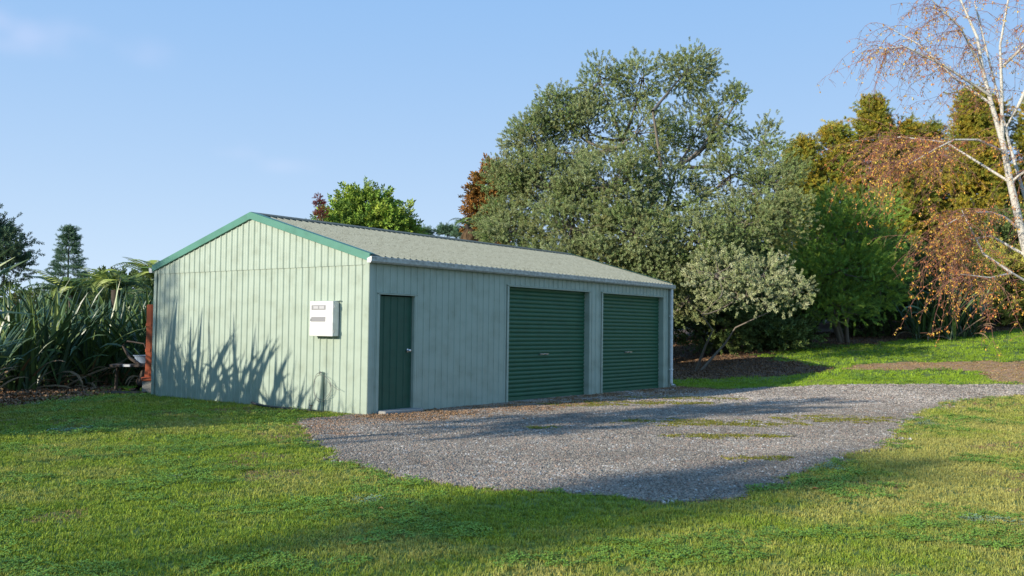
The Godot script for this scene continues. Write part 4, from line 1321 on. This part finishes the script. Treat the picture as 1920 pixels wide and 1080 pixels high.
	var hedge := [[-15.6, 33.0, 2.6, 1.6, "brown green shrub below the edge tree"], [-14.0, 34.0, 2.9, 1.7, "dark shrub behind the leftmost tree fern"], [-12.0, 33.5, 3.0, 1.8, "dark shrub between the tree ferns"], [-9.8, 33.0, 3.0, 1.8, "dark shrub by the shed behind the tree ferns"], [-20.5, 44.0, 4.0, 2.4, "twiggy brown shrub far back on the left"], [-17.2, 46.0, 3.8, 2.6, "dark shrub far back under the lone pine"]]
	for i in hedge.size():
		var b: Array = hedge[i]
		var r := RandomNumberGenerator.new()
		r.seed = 800 + i
		var lobes := []
		for j in 6:
			var rad: float = b[3] * r.randf_range(0.42, 0.62)
			lobes.append([b[0] + r.randfn() * b[3] * 0.45, rad * 0.6 + r.randf() * (b[2] - rad * 1.3), -b[1] + r.randfn() * 0.5, rad, rad * 0.9, rad, 1.0])
		lobed_tree("boundary_shrub", b[4], "shrub", Vector3(b[0], 0, -b[1]), lobes, 840 + i, dark + ([Color(0.17, 0.10, 0.05)] if "brown" in b[4] else []), broad if i % 2 else narrow, {"clusters": 22.0, "sprigs": 11, "loose": 0.26, "stems": 3, "thick": 0.05, "bark": M.dark_bark}, "shrubs behind the flax")
	tree_fern("leftmost tree fern with dark wide fronds above the flax", Vector3(-13.2, 0, -28.2), 2.35, 22, 72, 0, 0.85)
	tree_fern("middle tree fern with bright fronds above the flax", Vector3(-11.4, 0, -27.0), 2.5, 24, 73, 0, 0.8)
	tree_fern("tree fern nearest the shed with fronds over the eave corner", Vector3(-9.75, 0, -26.0), 2.75, 24, 74, 0, 0.8)
	tree_fern("low tree fern between the two taller ones", Vector3(-12.4, 0, -29.5), 2.2, 20, 75, 0, 0.9)
	var rows := [["front row", [[-8.85, 23.2, 2.0], [-9.55, 22.9, 2.1], [-10.1, 22.4, 2.2], [-10.55, 21.7, 2.2], [-10.9, 20.9, 2.1]]], ["middle row", [[-8.2, 25.0, 2.3], [-9.3, 24.6, 2.4], [-10.3, 24.3, 2.4], [-11.2, 23.7, 2.4], [-12.1, 23.0, 2.3]]], ["back row", [[-7.9, 26.6, 2.6], [-9.5, 26.2, 2.7], [-11.0, 26.2, 2.7], [-12.4, 25.2, 2.6], [-13.9, 26.2, 2.6]]]]
	var count := ["nearest the shed", "second from the shed", "third from the shed", "fourth from the shed", "farthest from the shed"]
	for j in 3:
		for i in 5:
			var b: Array = rows[j][1][i]
			flax("flax_bush", "green flax bush in the bank's %s, %s" % [rows[j][0], count[i]], Vector3(b[0], 0, -b[1]), b[2] * 1.08, 62, 900 + j * 10 + i, "flax bushes banked left of the shed", 14 if j == 0 else 5)
	var near := [[-11.2, 19.9, 1.9, "dark flax bush at the left end of the bank by the lawn"], [-10.6, 18.9, 1.9, "large dark flax bush hanging over the left edge of the lawn"], [-10.3, 17.2, 2.0, "nearest dark flax bush cut by the left edge of the photograph"]]
	for i in near.size():
		var b: Array = near[i]
		flax("edge_flax", b[3], Vector3(b[0], 0, -b[1]), b[2], 54, 930 + i, "flax at the left edge", 9)
	# outside the frame: the flax and trees whose shade falls on the gable wall, the lawn and the gravel
	var shading := [[-11.2, 16.4, 3.5], [-10.7, 15.7, 3.4], [-10.5, 15.0, 3.3], [-10.0, 14.3, 3.2], [-9.7, 13.7, 3.0], [-9.2, 13.0, 2.9], [-8.9, 12.3, 2.7], [-8.4, 11.6, 2.5]]
	for i in shading.size():
		var b: Array = shading[i]
		flax("shading_flax", "flax bush left of the photograph, %s along the shading row from the lawn" % ["eighth", "seventh", "sixth", "fifth", "fourth", "third", "second", "first"][i], Vector3(b[0], 0, -b[1]), b[2], 48, 950 + i, "flax just outside the left edge", 4)
	var shade_leaf := [Color(0.10, 0.14, 0.05), Color(0.13, 0.17, 0.06)]
	lobed_tree("shade_tree", "tree behind and left of the camera shading the near lawn", "tree", Vector3(-27.2, 0, 14.7), [[-26.9, 10.5, 14.5, 0.8, 0.45, 0.8, 0.8], [-27.3, 10.9, 14.9, 0.6, 0.4, 0.6, 0.8], [-26.5, 11.2, 14.1, 0.7, 0.45, 0.7, 0.8], [-27.0, 11.7, 14.6, 0.5, 0.3, 0.5, 0.6]], 980, shade_leaf, broad, {"clusters": 11.0, "sprigs": 7, "loose": 0.36, "thick": 0.14, "scale": 1.15}, "trees outside the frame")
	lobed_tree("shade_tree", "small tree left of the camera shading the middle gravel", "tree", Vector3(-11.6, 0, -5.2), [[-11.3, 6.4, -5.6, 0.6, 0.5, 0.7, 1.0], [-11.7, 5.7, -5.0, 0.6, 0.5, 0.6, 0.8], [-10.9, 5.0, -6.0, 0.7, 0.4, 0.6, 0.7], [-11.9, 4.7, -4.8, 0.6, 0.35, 0.6, 0.7]], 981, shade_leaf, broad, {"clusters": 14.0, "sprigs": 10, "loose": 0.34, "thick": 0.10, "scale": 1.1}, "trees outside the frame")
	lobed_tree("slim_shade_tree", "slim tree left of the photograph shading the gable's left end", "tree", Vector3(-24.6, 0, -6.1), [[-24.6, 7.6, -6.1, 0.7, 1.3, 0.7, 1], [-24.3, 9.0, -6.3, 0.5, 0.6, 0.5, 1]], 990, shade_leaf, narrow, {"clusters": 26.0, "sprigs": 11, "thick": 0.16})
	# a far wood closes the view between the trunks
	var wood := Spread.new()
	var rr := RandomNumberGenerator.new()
	rr.seed = 88
	for i in 9000:
		var x := rr.randf_range(-90, 70)
		var top := 4.2 + 1.6 * ragged.get_noise_2d(x * 0.35, 3.0) + 1.0 * ragged.get_noise_2d(x * 1.3, 9.0)
		var y := rr.randf() * top
		var f := facing(Vector3(rr.randfn(), 0.8, rr.randfn()), rr, rr.randf_range(1.6, 2.8))
		wood.add(f[0], f[1], f[2], Vector3(x, y + (2.5 if x > 8.0 else 0.0), -84.0 + rr.randfn() * 1.5), mixed(dark + [Color(0.10, 0.10, 0.04)], rr) * rr.randf_range(0.8, 1.3))
	tag(spread("far_wood", wood, broad, M.leaf, self), "low dark belt of far trees along the horizon", "wood")
	# fallen leaves on the lawn
	var lr := RandomNumberGenerator.new()
	lr.seed = 61
	var fallen := Shape.new()
	fallen.leaf(Vector3(0, 0.03, -0.03), Vector3(0, 0.1, 1).normalized(), Vector3.RIGHT, 0.07, 0.05, 0.15)
	var fm := [paint(0.45, 0.26, 0.05, 0.6), paint(0.42, 0.16, 0.04, 0.6), paint(0.30, 0.17, 0.07, 0.7)]
	var spots := [[-1.05, 7.75, "yellow fallen leaf on the lawn left of the gravel's near tip"], [2.9, 9.0, "orange fallen leaf on the lawn beside the gravel's right edge"], [5.4, 9.9, "brown fallen leaf out on the sunny right lawn"], [-3.6, 10.6, "yellow fallen leaf on the left lawn before the gable wall"], [-4.9, 12.2, "orange fallen leaf on the left lawn nearest the flax"], [7.4, 14.2, "brown fallen leaf on the right lawn by the bend of the gravel"]]
	for i in spots.size():
		var o := put("fallen_leaf", fallen.done(), fm[i % 3], self, Transform3D(Basis(Vector3.UP, lr.randf() * TAU), on_ground(spots[i][0], -spots[i][1], 0.0)))
		o.name = numbered("fallen_leaf")
		tag(o, spots[i][2], "leaf", "fallen leaves on the lawn")

func make_sky() -> Sky:
	var m := ProceduralSkyMaterial.new()
	m.sky_top_color = srgb(0.142, 0.315, 0.60)
	m.sky_horizon_color = srgb(0.49, 0.60, 0.705)
	m.sky_curve = 0.16
	m.ground_bottom_color = srgb(0.08, 0.09, 0.06)
	m.ground_horizon_color = srgb(0.20, 0.22, 0.18)
	m.sun_angle_max = 30.0
	# thin cloud wisps
	var im := Image.create_empty(1024, 512, false, Image.FORMAT_RGBA8)
	im.fill(Color(0, 0, 0, 0))
	var f := FastNoiseLite.new()
	f.seed = 12
	f.frequency = 0.035
	f.fractal_octaves = 5
	# [degrees right of the view, degrees up, half width, half height, strength]
	for c in [[-28.0, 15.6, 3.6, 1.3, 0.34], [-21.5, 15.4, 1.8, 1.0, 0.14], [-16.0, 10.2, 1.6, 0.4, 0.14], [-13.4, 9.7, 1.7, 0.5, 0.17], [-34, 17, 4, 1.6, 0.3], [60, 22, 8, 2, 0.3], [110, 15, 7, 1.5, 0.25], [-80, 25, 9, 2, 0.3], [-140, 18, 8, 2, 0.3], [160, 30, 8, 2, 0.3]]:
		for j in range(-40, 41):
			for i in range(-60, 61):
				var u: float = i / 40.0
				var v: float = j / 40.0
				var x := int(floor((c[0] + u * c[2]) / 360.0 * 1024.0))
				var y := int((0.5 - (c[1] + v * c[3]) / 180.0) * 512.0)
				var fall := clampf(1.0 - u * u / 1.6 - v * v, 0.0, 1.0)
				var a: float = c[4] * fall * clampf(0.55 + 0.9 * f.get_noise_2d(x * 3.0, y * 7.0), 0.0, 1.0)
				x = posmod(x, 1024)
				if a > im.get_pixel(x, y).a:
					im.set_pixel(x, y, Color(0.70, 0.54, 0.46, minf(a * 0.75, 1.0)))
	m.sky_cover = ImageTexture.create_from_image(im)
	m.sky_cover_modulate = Color(1, 1, 1)
	var s := Sky.new()
	s.sky_material = m
	return s

func _ready() -> void:
	var camera := Camera3D.new()
	camera.name = "camera"
	camera.fov = 34.03
	camera.near = 0.1
	camera.far = 2500.0
	camera.transform = Transform3D(Basis(Vector3.RIGHT, 0.0441) * Basis(Vector3.BACK, 0.0122), Vector3(0, 1.5, 0))
	add_child(camera)
	var e := Environment.new()
	e.background_mode = Environment.BG_SKY
	e.sky = make_sky()
	e.tonemap_mode = Environment.TONE_MAPPER_LINEAR
	e.tonemap_exposure = 1.45
	e.sdfgi_enabled = true
	e.ssao_enabled = true
	e.ssil_enabled = true
	var world := WorldEnvironment.new()
	world.name = "world"
	world.environment = e
	add_child(world)
	var sun := DirectionalLight3D.new()
	sun.name = "sun"
	sun.light_color = Color(1.0, 0.955, 0.885)
	sun.light_energy = 1.28
	sun.light_angular_distance = 0.6
	sun.shadow_enabled = true
	var h := deg_to_rad(SUN_HEIGHT)
	sun.transform.basis = Basis.looking_at(Vector3(SUN_TO.x * cos(h), -sin(h), SUN_TO.y * cos(h)), Vector3.UP)
	add_child(sun)

	patchy.seed = 4
	patchy.frequency = 0.28
	patchy.fractal_octaves = 3
	ragged.seed = 8
	ragged.frequency = 0.55
	ragged.fractal_octaves = 3
	make_materials()
	make_ground()
	make_gravel()
	make_shed()
	make_yard_things()
	make_plants()
	make_grass()
